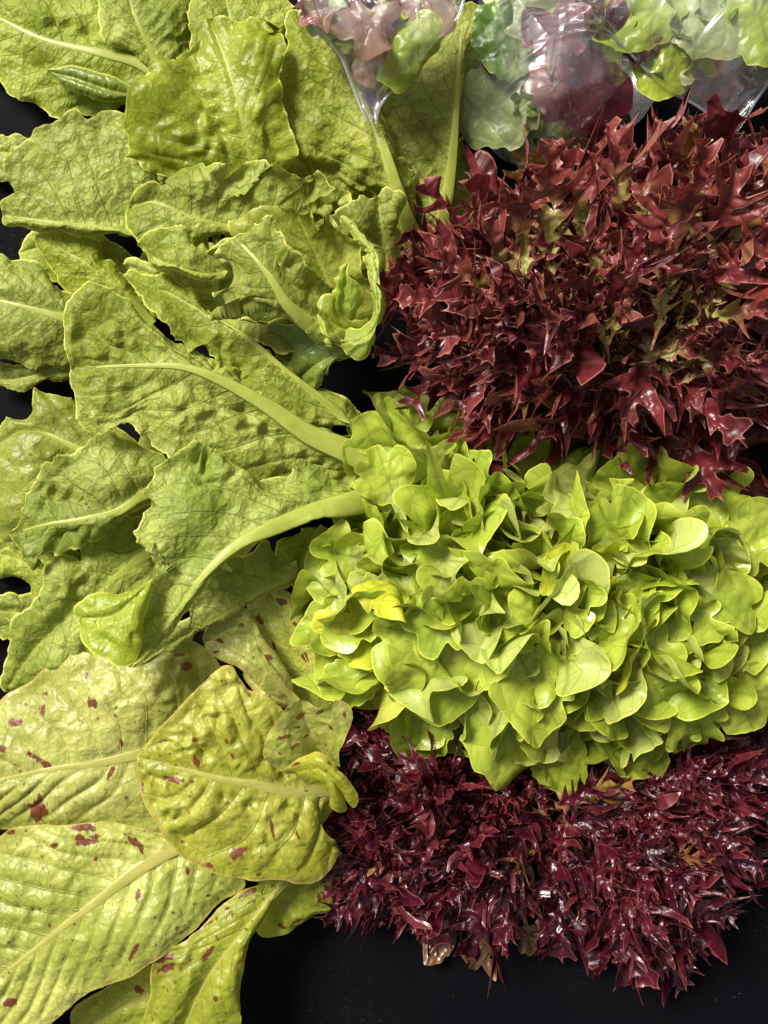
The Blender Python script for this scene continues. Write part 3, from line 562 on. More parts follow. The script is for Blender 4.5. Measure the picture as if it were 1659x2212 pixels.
SL('speckled', [(400,1605),(307,1628),(202,1650),(120,1660),(0,1684),(-80,1700)], [(430,1700),(380,1790),(300,1800),(200,1790),(120,1784),(48,1786),(0,1798),(-80,1800)], [(470,1560),(486,1470),(462,1420),(430,1392),(392,1384),(340,1420),(290,1440),(230,1420),(168,1408),(140,1408),(110,1428),(58,1467),(0,1510),(-80,1580)], [40,50,54,52,46], dl=[-2,-8,-12,-10], dr=[-2,0,-2,-10,-14], seed=56, rib=7, ruf=1.2, nlat=9, fold=0.8, res=1.2, blister=0.7, bulge=3,
   blot=[(85,1536,13,7,70),(198,1516,14,10,20),(30,1562,15,7,10),(84,1498,7,4,30),(100,1652,14,6,25),(240,1668,18,5,-60),(88,1734,22,10,-70),(70,1712,0.1,0.1,0),(86,1742,20,20,0),(262,1604,8,4,70),(405,1440,13,8,0),(386,1416,9,4,0),(5,1616,14,7,10),(75,1634,22,4,30),(185,1460,8,4,80)])
SL('speckled', [(430,1800),(365,1838),(288,1886),(216,1942),(144,1996),(48,2072),(-20,2122),(-90,2170)], [(520,1880),(530,1915),(470,1958),(408,2020),(336,2068),(269,2110),(192,2150),(140,2190),(60,2250),(-60,2280)], [(420,1790),(360,1795),(312,1784),(216,1774),(150,1780),(96,1782),(29,1789),(0,1808),(-90,1880)], [44,56,62,62,58,50], dl=[0,-2,-4,-10], dr=[0,0,-2,-8], seed=57, rib=8.5, ruf=1.2, nlat=11, fold=1.2, res=1.2, blister=0.5, bulge=3,
   blot=[(178,1786,24,9,10),(190,1820,28,6,-8),(170,1812,12,8,20),(205,1808,12,6,0),(116,1828,9,6,-20),(284,1818,20,5,50),(302,1830,18,5,60),(300,1930,12,5,-80),(288,2050,22,4,-65),(296,2040,14,3,-60),(405,1880,10,4,80),(205,1858,5,4,0),(22,2168,14,9,10),(450,1934,6,3,0),(20,1800,10,5,0)])
SL('speckled_lime', [(622,1896),(575,1950),(510,2030),(450,2110),(410,2190),(380,2280)], [(590,1900),(520,1920),(480,1952),(398,2029),(340,2070),(326,2110),(326,2149),(310,2205),(300,2280)], [(618,1906),(596,1942),(572,1990),(552,2029),(533,2077),(524,2125),(514,2180),(504,2280)], [50,58,60,56,50], dl=[-2,0,-2], dr=[0,-3,-6], seed=58, rib=3.5, ruf=1.0, nlat=9, res=1.2, blister=0.9,
   blot=[(535,1926,22,6,-25),(448,2062,20,6,-48),(356,2072,18,6,-20),(362,2092,20,8,-20),(412,2076,6,3,-30),(488,1962,6,3,0),(445,1994,9,3,-30),(330,2090,10,6,-70),(470,2150,5,5,0)])
SL('speckled', [(735,1700),(690,1704),(624,1708),(552,1694),(480,1683),(408,1664),(296,1636)], [(730,1740),(700,1775),(694,1810),(712,1845),(734,1852),(712,1882),(668,1908),(614,1899),(528,1905),(456,1891),(408,1871),(365,1833),(326,1780),(302,1735),(293,1680)], [(730,1660),(690,1605),(640,1560),(600,1535),(560,1500),(533,1489),(518,1470),(498,1436),(446,1467),(413,1501),(374,1544),(326,1592),(302,1622)], [62,74,84,88,88,82], dl=[-4,-8,-4,2,0], dr=[-4,-4,0,2,0], seed=59, rib=8, ribh=0.35, ruf=1.3, nlat=8, fold=0.8, res=1.1, blister=0.8, bulge=3,
   blot=[(372,1684,22,6,10),(426,1648,15,5,75),(513,1846,18,9,-40),(452,1876,9,5,0),(422,1600,8,3,0),(415,1688,6,4,0),(588,1790,20,3,80),(640,1800,12,2,70),(502,1632,7,3,70),(490,1600,6,3,60),(440,1470,14,5,-30),(300,1700,8,4,80),(560,1890,7,3,0),(390,1830,5,4,0)])
SL('speckled', [(712,1650),(690,1618),(668,1580),(646,1512)], [(650,1655),(614,1660),(582,1646),(564,1626),(576,1587),(605,1544),(625,1520)], [(738,1655),(740,1606),(756,1575),(764,1545),(752,1524),(734,1513),(714,1520),(691,1526),(665,1514)], [84,96,104,112], dl=[8,12,10,4], dr=[8,12,10,4], seed=60, rib=3, ribh=-0.3, ruf=1.4, nlat=6, res=1.0, blister=0.4, blot=[(650,1546,12,5,-30),(690,1535,8,3,-30),(610,1586,14,3,-10),(630,1605,12,3,-30),(600,1620,6,3,0),(715,1570,8,3,60),(745,1545,6,3,80),(640,1570,7,3,0),(620,1530,8,3,-40),(660,1590,8,3,-20)])
SL('speckled_lime', [(640,1668),(680,1662),(715,1680),(745,1728)], [(660,1690),(690,1694),(712,1712),(722,1746),(745,1748)], [(616,1660),(648,1638),(676,1624),(704,1634),(736,1668),(758,1700),(770,1724),(764,1742)], [104,116,118,106], dl=[-8,-14,-8], dr=[0,0,-2], seed=61, rib=0, ruf=1.4, nlat=5, res=1.0, blister=0.5, blot=[(640,1650,8,3,-20),(710,1650,6,3,30)])
water_drops(spk, 420, 3, 0.0004, 0.0016)
water_drops(rom1, 160, 4, 0.0004, 0.0012)
water_drops(rom2, 240, 5, 0.0004, 0.0013)
# ------------------------------------------------------------------ loose-leaf heads: every leaf star-shaped, ruffled and rolled
def lobed_leaf(rg, kind, R, curl=None, ruf=None, roll=None, cup=None):
    if kind == 'oak':
        nt, nr = 96, 13
        th = np.linspace(-np.pi, np.pi, nt, endpoint=False); step = 2 * np.pi / nt
        ph = rg.uniform(0, 6.28, 3)
        r = 0.80 + 0.10 * np.cos(th) + 0.06 * np.sin(2 * th + ph[0]) + 0.07 * np.sin(3 * th + ph[1]) + 0.04 * np.sin(5 * th + ph[2])
        for a in (28, -28, 72, -72, 115, -115):
            if rg.random() < 0.62:
                a_ = math.radians(a + rg.normal(0, 9)); w = math.radians(rg.uniform(6, 11)); h = rg.uniform(0.15, 0.48)
                r = r * (1 - h * np.exp(-(np.abs((th - a_ + np.pi) % (2 * np.pi) - np.pi) / w) ** 2))
        dl = np.abs((th + np.pi + np.pi) % (2 * np.pi) - np.pi)
        r = r * (1 - 0.45 * np.exp(-(dl / 0.55) ** 2)) + 0.75 * np.exp(-(dl / 0.16) ** 2)
        r = r + 0.02 * vnoise(th * 5 + rg.uniform(0, 99), th * 0, int(rg.integers(1e6))) + 0.008 * vnoise(th * 16 + rg.uniform(0, 99), th * 0, int(rg.integers(1e6)))
    elif kind == 'salad':
        nt, nr = 72, 11
        th = np.linspace(-np.pi, np.pi, nt, endpoint=False)
        r = 0.78 + 0.12 * np.cos(th) + 0.10 * np.cos(2 * th) + 0.05 * vnoise(th * 4 + rg.uniform(0, 99), th * 0, int(rg.integers(1e6)))
        r = r + 0.05 * vnoise(th * 6 + rg.uniform(0, 99), th * 0, int(rg.integers(1e6)))
    else:
        nt, nr = 200, 9
        th = np.linspace(-np.pi, np.pi, nt, endpoint=False); step = 2 * np.pi / nt
        r = np.full(nt, 0.34)
        n = int(rg.integers(9, 14))
        angs = np.linspace(-150, 150, n) + rg.normal(0, 7, n)
        for a in angs:
            a_ = round(math.radians(a) / step) * step
            w = math.radians(300 / n * rg.uniform(0.5, 0.95)); h = rg.uniform(0.12, 0.66) * (1.0 - 0.30 * abs(a) / 155)
            d = np.abs((th - a_ + np.pi) % (2 * np.pi) - np.pi)
            r = np.maximum(r, 0.34 + h * np.clip(1 - d / w, 0, 1) ** rg.uniform(0.9, 1.5))
        for a in rg.uniform(-130, 130, int(rg.integers(2, 5))):       # deep notches
            d = np.abs((th - math.radians(a) + np.pi) % (2 * np.pi) - np.pi)
            r = r * (1 - rg.uniform(0.3, 0.65) * np.exp(-(d / rg.uniform(0.07, 0.14)) ** 2))
        thorns = np.zeros(nt)
        for a in rg.uniform(-165, 165, 34):
            a_ = round(math.radians(a) / step) * step
            d = np.abs((th - a_ + np.pi) % (2 * np.pi) - np.pi)
            thorns = np.maximum(thorns, rg.uniform(0.05, 0.20) * np.clip(1 - d / (step * rg.uniform(2.2, 3.4)), 0, 1))
        r = r + thorns
        r = np.maximum(r, 0.95 * np.exp(-(np.abs((th + np.pi + np.pi) % (2 * np.pi) - np.pi) / 0.17) ** 2))
    rho = np.linspace(0, 1, nr + 1)[1:] ** 0.85
    RH, TH = np.meshgrid(rho, th, indexing='ij'); RR = RH * r[None, :]
    x = RR * np.cos(TH); y = RR * np.sin(TH)
    if kind == 'red': x = x * rg.uniform(1.0, 1.55)
    x0, y0 = x.copy(), y.copy()
    k1 = rg.uniform(0, 6.28, 6)
    if kind == 'oak':
        A = (rg.uniform(0.15, 0.29) if ruf is None else ruf * 1.3)
        z = A * RR ** 2.0 * (np.sin(3 * TH + k1[0]) + 0.9 * np.sin(4 * TH + k1[1]) + 0.5 * np.sin(6 * TH + k1[2]))
        z = z + (rg.uniform(-0.05, 0.45) if cup is None else cup) * RR ** 2
        cy = rg.choice([-1, 1]) * rg.uniform(0.4, 1.7) if roll is None else roll; cx = rg.normal(-0.6, 1.0) if curl is None else curl
    elif kind == 'salad':
        z = 0.09 * RR ** 1.5 * (np.sin(3 * TH + k1[0]) + np.sin(2 * TH + k1[1])) + 0.03 * vnoise(x0 * 3 + k1[2], y0 * 3, 3); cy = rg.normal(0.1, 0.2) if roll is None else roll; cx = rg.normal(0, 0.3) if curl is None else curl
    else:
        A = (rg.uniform(0.20, 0.40) if ruf is None else ruf)
        z = A * RR ** 1.7 * (np.sin(4 * TH + k1[0]) + 0.9 * np.sin(6 * TH + k1[1]) + 0.55 * np.sin(10 * TH + k1[2]))
        z = z + 0.20 * RR ** 2.5 * np.sin(15 * TH + k1[5]) + rg.normal(0, 0.45) * RR ** 3 + 0.05 * vnoise(x0 * 7 + k1[3] * 5, y0 * 7, int(rg.integers(1e6)))
        z = z + (rg.uniform(-0.15, 0.35) if cup is None else cup) * RR ** 2
        cy = rg.normal(1.3, 1.3) if roll is None else roll; cx = rg.normal(-0.4, 1.2) if curl is None else curl
    z = z + 0.05 * vnoise(x0 * 3.5 + k1[3] * 9, y0 * 3.5, int(rg.integers(1e6))) + 0.02 * vnoise(x0 * 8 + k1[4] * 9, y0 * 8, int(rg.integers(1e6)))
    def bend(a, z, k):
        if abs(k) < 1e-3: return a, z
        ph = a * k; return np.sin(ph) * (1 / k - z), 1 / k - np.cos(ph) * (1 / k - z)
    y, z = bend(y, z, cy); x, z = bend(x, z, cx)
    V = np.stack([x, y, z], -1).reshape(-1, 3) * R
    V = np.vstack([V, [[0, 0, 0]]])
    i = np.arange(nr - 1)[:, None] * nt; a = np.arange(nt)[None, :]; b = (a + 1) % nt
    F = np.stack([i + a, i + nt + a, i + nt + b, i + b], -1).reshape(-1, 4)
    c = len(V) - 1
    F0 = np.stack([np.full(nt // 2, c), np.arange(0, nt, 2), np.arange(0, nt, 2) + 1, (np.arange(0, nt, 2) + 2) % nt], -1)
    F = np.vstack([F, F0])
    edge = (1 - RH) * r[None, :] * R
    nl = 5 if kind == 'oak' else 7
    vein = np.exp(-(np.abs(y0) / (0.022 + 0.02 * (1 - RH))) ** 2) * 0.9
    basef = np.clip((0.45 - x0) / 0.9, 0, 1) * np.exp(-(y0 / 0.45) ** 2)
    attrs = {'edge': np.r_[edge.ravel(), 0.02], 'vein': np.r_[vein.ravel(), 0.9], 'basef': np.r_[basef.ravel(), 0.5]}
    uv = np.vstack([np.stack([x0, y0], -1).reshape(-1, 2) * R, [[0, 0]]])
    return V, F, attrs, uv

def frond(rg, R, wr=(0.30, 0.54)):
    """deeply cut, thorny frond: forward-pointing lobes on both sides of a midrib, ruffled, rolled and hooked"""
    nu, nh = 110, 5
    u = np.linspace(0, 1, nu); v = np.linspace(-1, 1, 2 * nh + 1)
    U, Vv = np.meshgrid(u, v, indexing='ij'); A = np.abs(Vv)
    wmax = rg.uniform(*wr)
    env = np.interp(u, [0, 0.12, 0.35, 0.6, 0.82, 0.94, 1.0], [0.16, 0.20, 0.55, 1.0, 0.80, 0.30, 0.0])
    W = np.zeros((2, nu)); T = np.zeros((2, nu))
    for sd in (0, 1):
        n = int(rg.integers(6, 10)); e = np.linspace(0.10, 0.97, n + 1) + np.r_[0, rg.normal(0, 0.022, n - 1), 0]
        for k in range(n):
            f = (u - e[k]) / (e[k + 1] - e[k]); m_ = (f >= 0) & (f < 1)
            pk = rg.uniform(0.6, 0.85); h = rg.uniform(0.4, 1.3); p = rg.uniform(1.4, 2.6)
            t = np.where(f < pk, np.clip(f / pk, 0, 1) ** p, np.clip((1 - f) / (1 - pk), 0, 1) ** 1.6) * h
            T[sd] = np.where(m_, t, T[sd])
        th = np.zeros(nu)
        for c in rg.uniform(0.15, 0.98, 13):
            th = np.maximum(th, rg.uniform(0.05, 0.17) * np.clip(1 - np.abs(u - round(c * (nu - 1)) / (nu - 1)) * (nu - 1) / 2.3, 0, 1))
        W[sd] = wmax * (env * (0.20 + 1.0 * T[sd]) + th * np.minimum(1, env * 3))
    tip = sstep(0.90, 1.0, u)
    Ws = np.where(Vv < 0, W[0][:, None], W[1][:, None]); Ts = np.where(Vv < 0, T[0][:, None], T[1][:, None])
    x = -0.95 + 2.0 * U + 0.60 * A ** 1.5 * Ws * (0.4 + Ts); y = Vv * Ws
    x0, y0 = x.copy(), y.copy()
    k1 = rg.uniform(0, 6.28, 8); n1 = rg.uniform(2.2, 4.0)
    amp = rg.uniform(0.16, 0.36)
    z = amp * A ** 1.6 * (Ws / wmax) * (np.sin(6.28 * n1 * U + k1[0] + np.where(Vv < 0, k1[1], 0)) + 0.55 * np.sin(6.28 * (n1 * 2.3) * U + k1[2] + np.where(Vv < 0, k1[3], 0)))
    z = z + 0.05 * np.exp(-(A * Ws / 0.05) ** 2) * -1.0 + 0.06 * vnoise(x0 * 4 + k1[4] * 9, y0 * 4, int(rg.integers(1e6))) + 0.025 * vnoise(x0 * 11 + k1[5] * 9, y0 * 11, int(rg.integers(1e6)))
    z = z + rg.normal(0, 0.22) * np.clip(U - 0.7, 0, 1) ** 2 * 9 * 0.4
    def bend(a, z, k):
        if abs(k) < 1e-3: return a, z
        ph = a * k; return np.sin(ph) * (1 / k - z), 1 / k - np.cos(ph) * (1 / k - z)
    y, z = bend(y, z, rg.normal(1.2, 1.5)); x, z = bend(x, z, rg.normal(-0.35, 0.75))
    y = y + np.clip(rg.normal(0, 0.12), -0.2, 0.2) * x0 ** 2
    V = np.stack([x, y, z], -1).reshape(-1, 3) * R
    vein = np.maximum(np.exp(-(A * Ws / 0.02) ** 2) * 0.5, 0.0)
    edge = (1 - A) * Ws * R
    basef = np.clip((0.72 - U) / 0.75, 0, 1) * np.exp(-(A * Ws / 0.22) ** 2)
    attrs = {'edge': edge.ravel(), 'vein': vein.ravel(), 'basef': basef.ravel()}
    return V, grid_faces(nu, 2 * nh + 1), attrs, np.stack([x0, y0], -1).reshape(-1, 2) * R

def frame_from(d, n):
    d = d / np.linalg.norm(d); n = n - d * np.dot(n, d); n /= np.linalg.norm(n); s_ = np.cross(n, d)
    m = Matrix.Identity(4)
    for k in range(3):
        m[k][0] = d[k]; m[k][1] = s_[k]; m[k][2] = n[k]
    return m

def poly_dist(pt, poly):
    """signed distance, positive inside"""
    x, y = pt; ins = False; dm = 1e9
    for (x1, y1), (x2, y2) in zip(poly, poly[1:] + poly[:1]):
        if (y1 > y) != (y2 > y) and x < (x2 - x1) * (y - y1) / (y2 - y1) + x1: ins = not ins
        dx, dy = x2 - x1, y2 - y1; t = max(0, min(1, ((x - x1) * dx + (y - y1) * dy) / (dx * dx + dy * dy + 1e-9)))
        dm = min(dm, math.hypot(x - x1 - t * dx, y - y1 - t * dy))
    return dm if ins else -dm

def put_leaf(head, rg, kind, mat, px, py, z, az, el, rollj, R, **kw):
    """az: direction of the tip in the picture plane (deg, 0 = right, 90 = up); el: elevation of the tip; rollj: twist about the leaf's axis"""
    a = math.radians(az); e = math.radians(el)
    d = np.array([math.cos(a) * math.cos(e), math.sin(a) * math.cos(e), math.sin(e)])
    n = np.array([-math.cos(a) * math.sin(e), -math.sin(a) * math.sin(e), math.cos(e)])
    sv = np.cross(n, d); t = math.radians(rollj); n = n * math.cos(t) + sv * math.sin(t)
    V, F, at, uv = frond(rg, R, (0.36, 0.62) if 'dark' in mat else (0.30, 0.54)) if kind == 'red' else lobed_leaf(rg, kind, R, **kw)
    m = frame_from(d, n); m.translation = Vector(P(px, py, z))
    o = mesh_obj('leaf', V, F, M[mat], head, (0, 0, 0), at, uv, matrix=m)
    mw = np.array(m)
    return o

def fill_head(head, seed, kind, poly, centre, n, R, zr, D, mats, margin, eln=(62, -8), jit=(26, 22, 32), under=0, low_above=None):
    rg = np.random.default_rng(seed)
    xs = [p[0] for p in poly]; ys = [p[1] for p in poly]; pts = []
    while len(pts) < n:
        best = None; bd = -1
        for _ in range(14):
            while True:
                c = (rg.uniform(min(xs), max(xs)), rg.uniform(min(ys), max(ys)))
                if poly_dist(c, poly) > margin: break
            d = min([math.hypot(c[0] - q[0], c[1] - q[1]) for q in pts], default=999)
            if d > bd: best, bd = c, d
        pts.append(best)
    for k, c in enumerate(pts):
        dd = poly_dist(c, poly); t = min(1.0, max(0, dd - margin) / D); lift = 1 - (1 - t) ** 2
        ax = c[0] - centre[0]; ay = -(c[1] - centre[1])
        az = math.degrees(math.atan2(ay, ax)) + rg.normal(0, jit[0] * (0.6 + 0.9 * t))
        el = eln[1] + (eln[0] - eln[1]) * lift + rg.normal(0, jit[1])
        Rr = rg.uniform(*R) * (1.12 - 0.25 * lift)
        low = (k % 5 == 0); cl = 0.0
        if kind == 'red':
            cl = float(vnoise(np.array([c[0] / 95.0]), np.array([c[1] / 95.0]), seed)[0])
            az += 30 * float(vnoise(np.array([c[0] / 120.0]), np.array([c[1] / 120.0]), seed + 5)[0])
        z = zr[0] + (zr[1] - zr[0]) * lift - (0.028 if low else rg.uniform(0, 0.014)) + 0.011 * cl
        if low_above and c[1] < low_above[0]: z -= low_above[1] * min(1, (low_above[0] - c[1]) / 60.0); el = min(el, 15)
        z = max(z, 0.006 + Rr * 0.25)
        u = rg.random(); acc = 0
        for mname, w in mats:
            acc += w
            if u <= acc: break
        flip = 150 if (kind == 'oak' and rg.random() < 0.20) else 0
        kw = dict(cup=rg.uniform(-0.2, 0.05), roll=rg.uniform(-0.6, 0.6)) if flip else {}
        put_leaf(head, rg, kind, mname, c[0], c[1], z, az, el, flip + rg.normal(0, jit[2]), Rr, **kw)
    # broad shaded leaves underneath close the head towards the tray
    for k in range(under):
        a = 2 * math.pi * k / under + rg.normal(0, 0.1); f = rg.uniform(0.35, 0.75)
        far = max((p for p in poly), key=lambda p: math.cos(math.atan2(-(p[1] - centre[1]), p[0] - centre[0]) - a))
        px = centre[0] + (far[0] - centre[0]) * f * 0.8; py = centre[1] + (far[1] - centre[1]) * f * 0.8
        put_leaf(head, rg, kind, mats[0][0], px, py, zr[0] * 0.55 + 0.008, math.degrees(a), 12, rg.normal(0, 10), R[1] * 1.5, cup=0.1, curl=0.1, roll=0.2)

# --- green oak-leaf head
oak = empty('oak_leaf_lettuce', P(1170, 1330, 0.0)); tag(oak, 'bright lime green oak leaf lettuce head between the two dark red lettuces', 'lettuce')
OAK = [(800,890),(900,840),(1000,900),(1150,930),(1350,960),(1500,985),(1590,1030),(1630,1120),(1659,1230),(1655,1360),(1640,1480),(1600,1560),(1480,1600),(1350,1635),(1200,1640),(1050,1620),(900,1580),(780,1510),(690,1420),(655,1300),(680,1190),(745,1120),(770,1000)]
fill_head(oak, 14, 'oak', OAK, (1170,1300), 225, (0.026, 0.043), (0.042, 0.100), 230, [('oak', 0.94), ('oak_yellow', 0.06)], 60, eln=(60, 4), jit=(34, 28, 40), under=14)
rg = np.random.default_rng(5)
for (px, py, z, az, el, rj, R_, kw) in [
    (765,1475,0.062,185,4,0,0.026,dict(curl=-0.2,roll=0.1,ruf=0.03,cup=0.05)),
    (940,1450,0.085,250,-8,5,0.046,dict(curl=-0.5,roll=0.2,ruf=0.10)),
    (1100,1575,0.070,292,-14,0,0.050,dict(curl=-0.5,roll=0.3,ruf=0.08)),
    (1215,1640,0.050,262,-10,0,0.030,dict(curl=-0.4,roll=-0.3,ruf=0.06)),
    (910,1570,0.056,262,-10,0,0.034,dict(curl=-0.4,roll=0.2,ruf=0.08)),
    (1150,1470,0.092,300,-6,0,0.042,dict(curl=-0.4,roll=0.3,ruf=0.08)),
    (1390,1440,0.095,300,-4,-10,0.045,dict(curl=-0.6,roll=-0.4,ruf=0.08)),
    (1480,1540,0.070,285,-10,0,0.040,dict(curl=-0.5,roll=0.3,ruf=0.1)),
    (1590,1500,0.066,300,-8,0,0.036,dict(curl=-0.4,roll=0.2,ruf=0.1)),
    (1540,1290,0.090,320,0,10,0.042,dict(curl=-0.5,roll=-0.3,ruf=0.12)),
    (1620,1170,0.070,20,4,0,0.036,dict(curl=-0.4,roll=0.2,ruf=0.1)),
    (1545,1080,0.062,60,14,0,0.032,dict(curl=-0.3,roll=0.2,ruf=0.08)),
    (840,1040,0.085,110,10,0,0.030,dict(curl=-0.4,roll=0.2,ruf=0.14)),
    (880,920,0.060,140,8,0,0.026,dict(curl=-0.3,roll=0.6,ruf=0.1)),
    (750,1200,0.070,170,10,0,0.028,dict(curl=-0.5,roll=0.2,ruf=0.14)),
    (715,1350,0.060,190,4,0,0.028,dict(curl=-0.5,roll=0.2,ruf=0.14)),
    (1380,1620,0.044,270,-10,0,0.034,dict(curl=-0.4,roll=0.2,ruf=0.12)),
    (960,1300,0.100,255,-6,8,0.038,dict(curl=-0.4,roll=-0.4,ruf=0.12)),
    (1330,1150,0.098,80,12,0,0.036,dict(curl=-0.3,roll=0.5,ruf=0.1)),
    ]:
    round_ = py > 1560 or px < 780
    if round_ and py > 1400: kw = dict(curl=kw['curl'], roll=kw['roll'])
    put_leaf(oak, rg, 'salad' if (round_ and py > 1400) else 'oak', 'oak', px, py, z, az, el, rj, R_ * 0.88, **kw)
put_leaf(oak, rg, 'oak', 'oak_yellow', 1225, 1240, 0.106, 140, 14, 0, 0.022, curl=-0.2, roll=0.4, ruf=0.06)

# --- red heads
red1 = empty('red_lettuce', P(1380, 700, 0.0)); tag(red1, 'large frilly wine red lettuce head with olive leaf bases, below the plastic bags', 'lettuce', 'frilly red lettuces on the right')
RED1 = [(765,835),(845,700),(838,620),(850,500),(930,460),(1000,425),(1120,405),(1250,380),(1325,335),(1430,285),(1530,230),(1600,310),(1700,290),(1760,500),(1760,900),(1650,1040),(1560,985),(1450,950),(1360,1020),(1300,985),(1150,980),(930,985),(950,890),(880,850)]
fill_head(red1, 21, 'red', RED1, (1400,760), 250, (0.028, 0.056), (0.074, 0.122), 200, [('red', 0.97), ('red_olive', 0.03)], 98, eln=(50, 4), jit=(13, 16, 34), under=14)
rg = np.random.default_rng(31)
for (px, py, az, R_) in [(1130,520,102,0.044),(1185,490,96,0.046),(1085,555,118,0.040),(1465,520,88,0.052),(1530,545,70,0.048),(1435,600,104,0.046),(1590,600,48,0.046),(1500,455,92,0.046),(1255,455,100,0.042),(1340,410,96,0.044),(1040,620,135,0.040),(1400,470,97,0.040),(1610,480,65,0.046),(1290,590,100,0.038),(1190,640,150,0.036),(1560,680,10,0.042)]:
    put_leaf(red1, rg, 'red', 'red_heart', px, py, 0.130, az + rg.normal(0, 6), rg.uniform(18, 40), rg.normal(0, 18), R_)
red2 = empty('red_lettuce', P(1190, 1810, 0.0)); tag(red2, 'dark wine red frilly lettuce head on the black tray, below the oak leaf lettuce', 'lettuce', 'frilly red lettuces on the right')
RED2 = [(740,1500),(900,1500),(1100,1580),(1300,1590),(1450,1560),(1600,1540),(1700,1560),(1720,1800),(1660,1920),(1590,1980),(1530,2070),(1420,2150),(1330,2130),(1250,2060),(1180,2000),(1100,2015),(1000,2040),(900,2025),(800,2035),(710,1980),(690,1850),(735,1720),(720,1600)]
fill_head(red2, 33, 'red', RED2, (1180,1780), 265, (0.019, 0.042), (0.032, 0.066), 150, [('red_dark', 0.99), ('red_olive', 0.01)], 75, eln=(56, -4), jit=(16, 18, 34), under=12, low_above=(1680, 0.035))
rg = np.random.default_rng(8)
for (px, py, az, R_) in [(950,2035,230,0.015),(1035,2062,300,0.016),(1140,2020,280,0.014)]:
    put_leaf(red2, rg, 'oak', 'red_scrap', px, py, 0.009, az, 0, 0, R_, curl=-0.4, roll=0.4, ruf=0.18)
# ------------------------------------------------------------------ bags of mixed salad
def salad(name_label, bag, kind, mat, px, py, z, az, el, R_, seed, **kw):
    rg = np.random.default_rng(seed)
    a = math.radians(az); e = math.radians(el)
    d = np.array([math.cos(a) * math.cos(e), math.sin(a) * math.cos(e), math.sin(e)])
    n = np.array([-math.cos(a) * math.sin(e), -math.sin(a) * math.sin(e), math.cos(e)])
    V, F, at, uv = lobed_leaf(rg, kind, R_, **kw)
    m = frame_from(d, n); m.translation = Vector(P(px, py, z))
    o = mesh_obj('salad_leaf', V, F, M[mat], None, (0, 0, 0), at, uv, matrix=m)
    tag(o, name_label, 'salad leaf', bag); return o

def wrinkle(X, Y, seed, ang, amp):
    """long folds running one way with a few crossing ones, over a gently slack sheet"""
    rj = np.random.default_rng(seed); Z = 0.9 * amp * vnoise(X / 0.045, Y / 0.045, seed + 9)
    x0, y0 = X.mean(), Y.mean(); ex = max(np.ptp(X), np.ptp(Y))
    for k in range(34):
        t = ang + rj.normal(0, 0.16) + (1.3 if k % 6 == 5 else 0.0)
        a = (X - x0) * math.cos(t) + (Y - y0) * math.sin(t); b = -(X - x0) * math.sin(t) + (Y - y0) * math.cos(t)
        b = b - rj.uniform(-0.5, 0.5) * ex + 0.0035 * vnoise(a / 0.03, a * 0 + k, seed + k)
        w = rj.uniform(0.0010, 0.0026); L_ = rj.uniform(0.018, 0.05); ac = rj.uniform(-0.4, 0.4) * ex
        Z = Z + amp * rj.uniform(0.6, 1.7) * np.exp(-(b / w) ** 2) * np.exp(-((a - ac) / L_) ** 2)
    return Z

def film_loft(bag, mat, Lp, Rp, zbase, puff, seed, ang, amp, n=130, m=100):
    l = spline(Lp, n); r = spline(Rp, n)
    u = np.linspace(0, 1, n); v = np.linspace(-1, 1, m)
    U, Vv = np.meshgrid(u, v, indexing='ij')
    XY = l[:, None, :] * ((1 - Vv) / 2)[..., None] + r[:, None, :] * ((1 + Vv) / 2)[..., None]
    zb = smooth1(zbase, u)[:, None] * 1e-3; pf = smooth1(puff, u)[:, None] * 1e-3
    for c_ in (l, r): seam(bag, [P(q[0], q[1], zz_) for q, zz_ in zip(c_, zb[:, 0])])
    for nm, sg in (('front_film', 1.0), ('back_film', -0.35)):
        Z = zb + sg * pf * (1 - Vv ** 2) ** 0.6
        s_ = W0 * (1 - Z / HC) / 1659.0
        X = (XY[..., 0] - 829.5) * s_; Y = -(XY[..., 1] - 1106.0) * s_
        Z = Z + wrinkle(X, Y, seed + (0 if sg > 0 else 50), ang, amp) * np.clip((1 - Vv ** 2) * 3 + 0.15, 0, 1)
        mesh_obj(nm, np.c_[X.ravel(), Y.ravel(), Z.ravel()], grid_faces(n, m), M[mat if sg > 0 else 'film_back'], bag, tuple(bag.location), None, np.c_[X.ravel(), Y.ravel()])

def seam(bag, pts3, r=0.0007):
    p = np.asarray(pts3, float); tg = np.gradient(p, axis=0); tg /= np.linalg.norm(tg, axis=1, keepdims=True)
    a = np.cross(tg, [0, 0, 1.0]); a /= np.linalg.norm(a, axis=1, keepdims=True); b = np.cross(a, tg); k = 6
    ang = np.linspace(0, 2 * np.pi, k, endpoint=False)
    ring = p[:, None] + a[:, None] * (np.cos(ang)[None, :, None] * r * 1.6) + b[:, None] * (np.sin(ang)[None, :, None] * r * 0.6)
    i = np.arange(len(p) - 1)[:, None] * k; c = np.arange(k)[None]; d = (c + 1) % k
    F = np.stack([i + c, i + d, i + k + d, i + k + c], -1).reshape(-1, 4)
    uvs = np.repeat(p[:, None, :2], k, 1).reshape(-1, 2)
    mesh_obj('seam', ring.reshape(-1, 3), F, M['seam'], bag, tuple(bag.location), None, uvs)

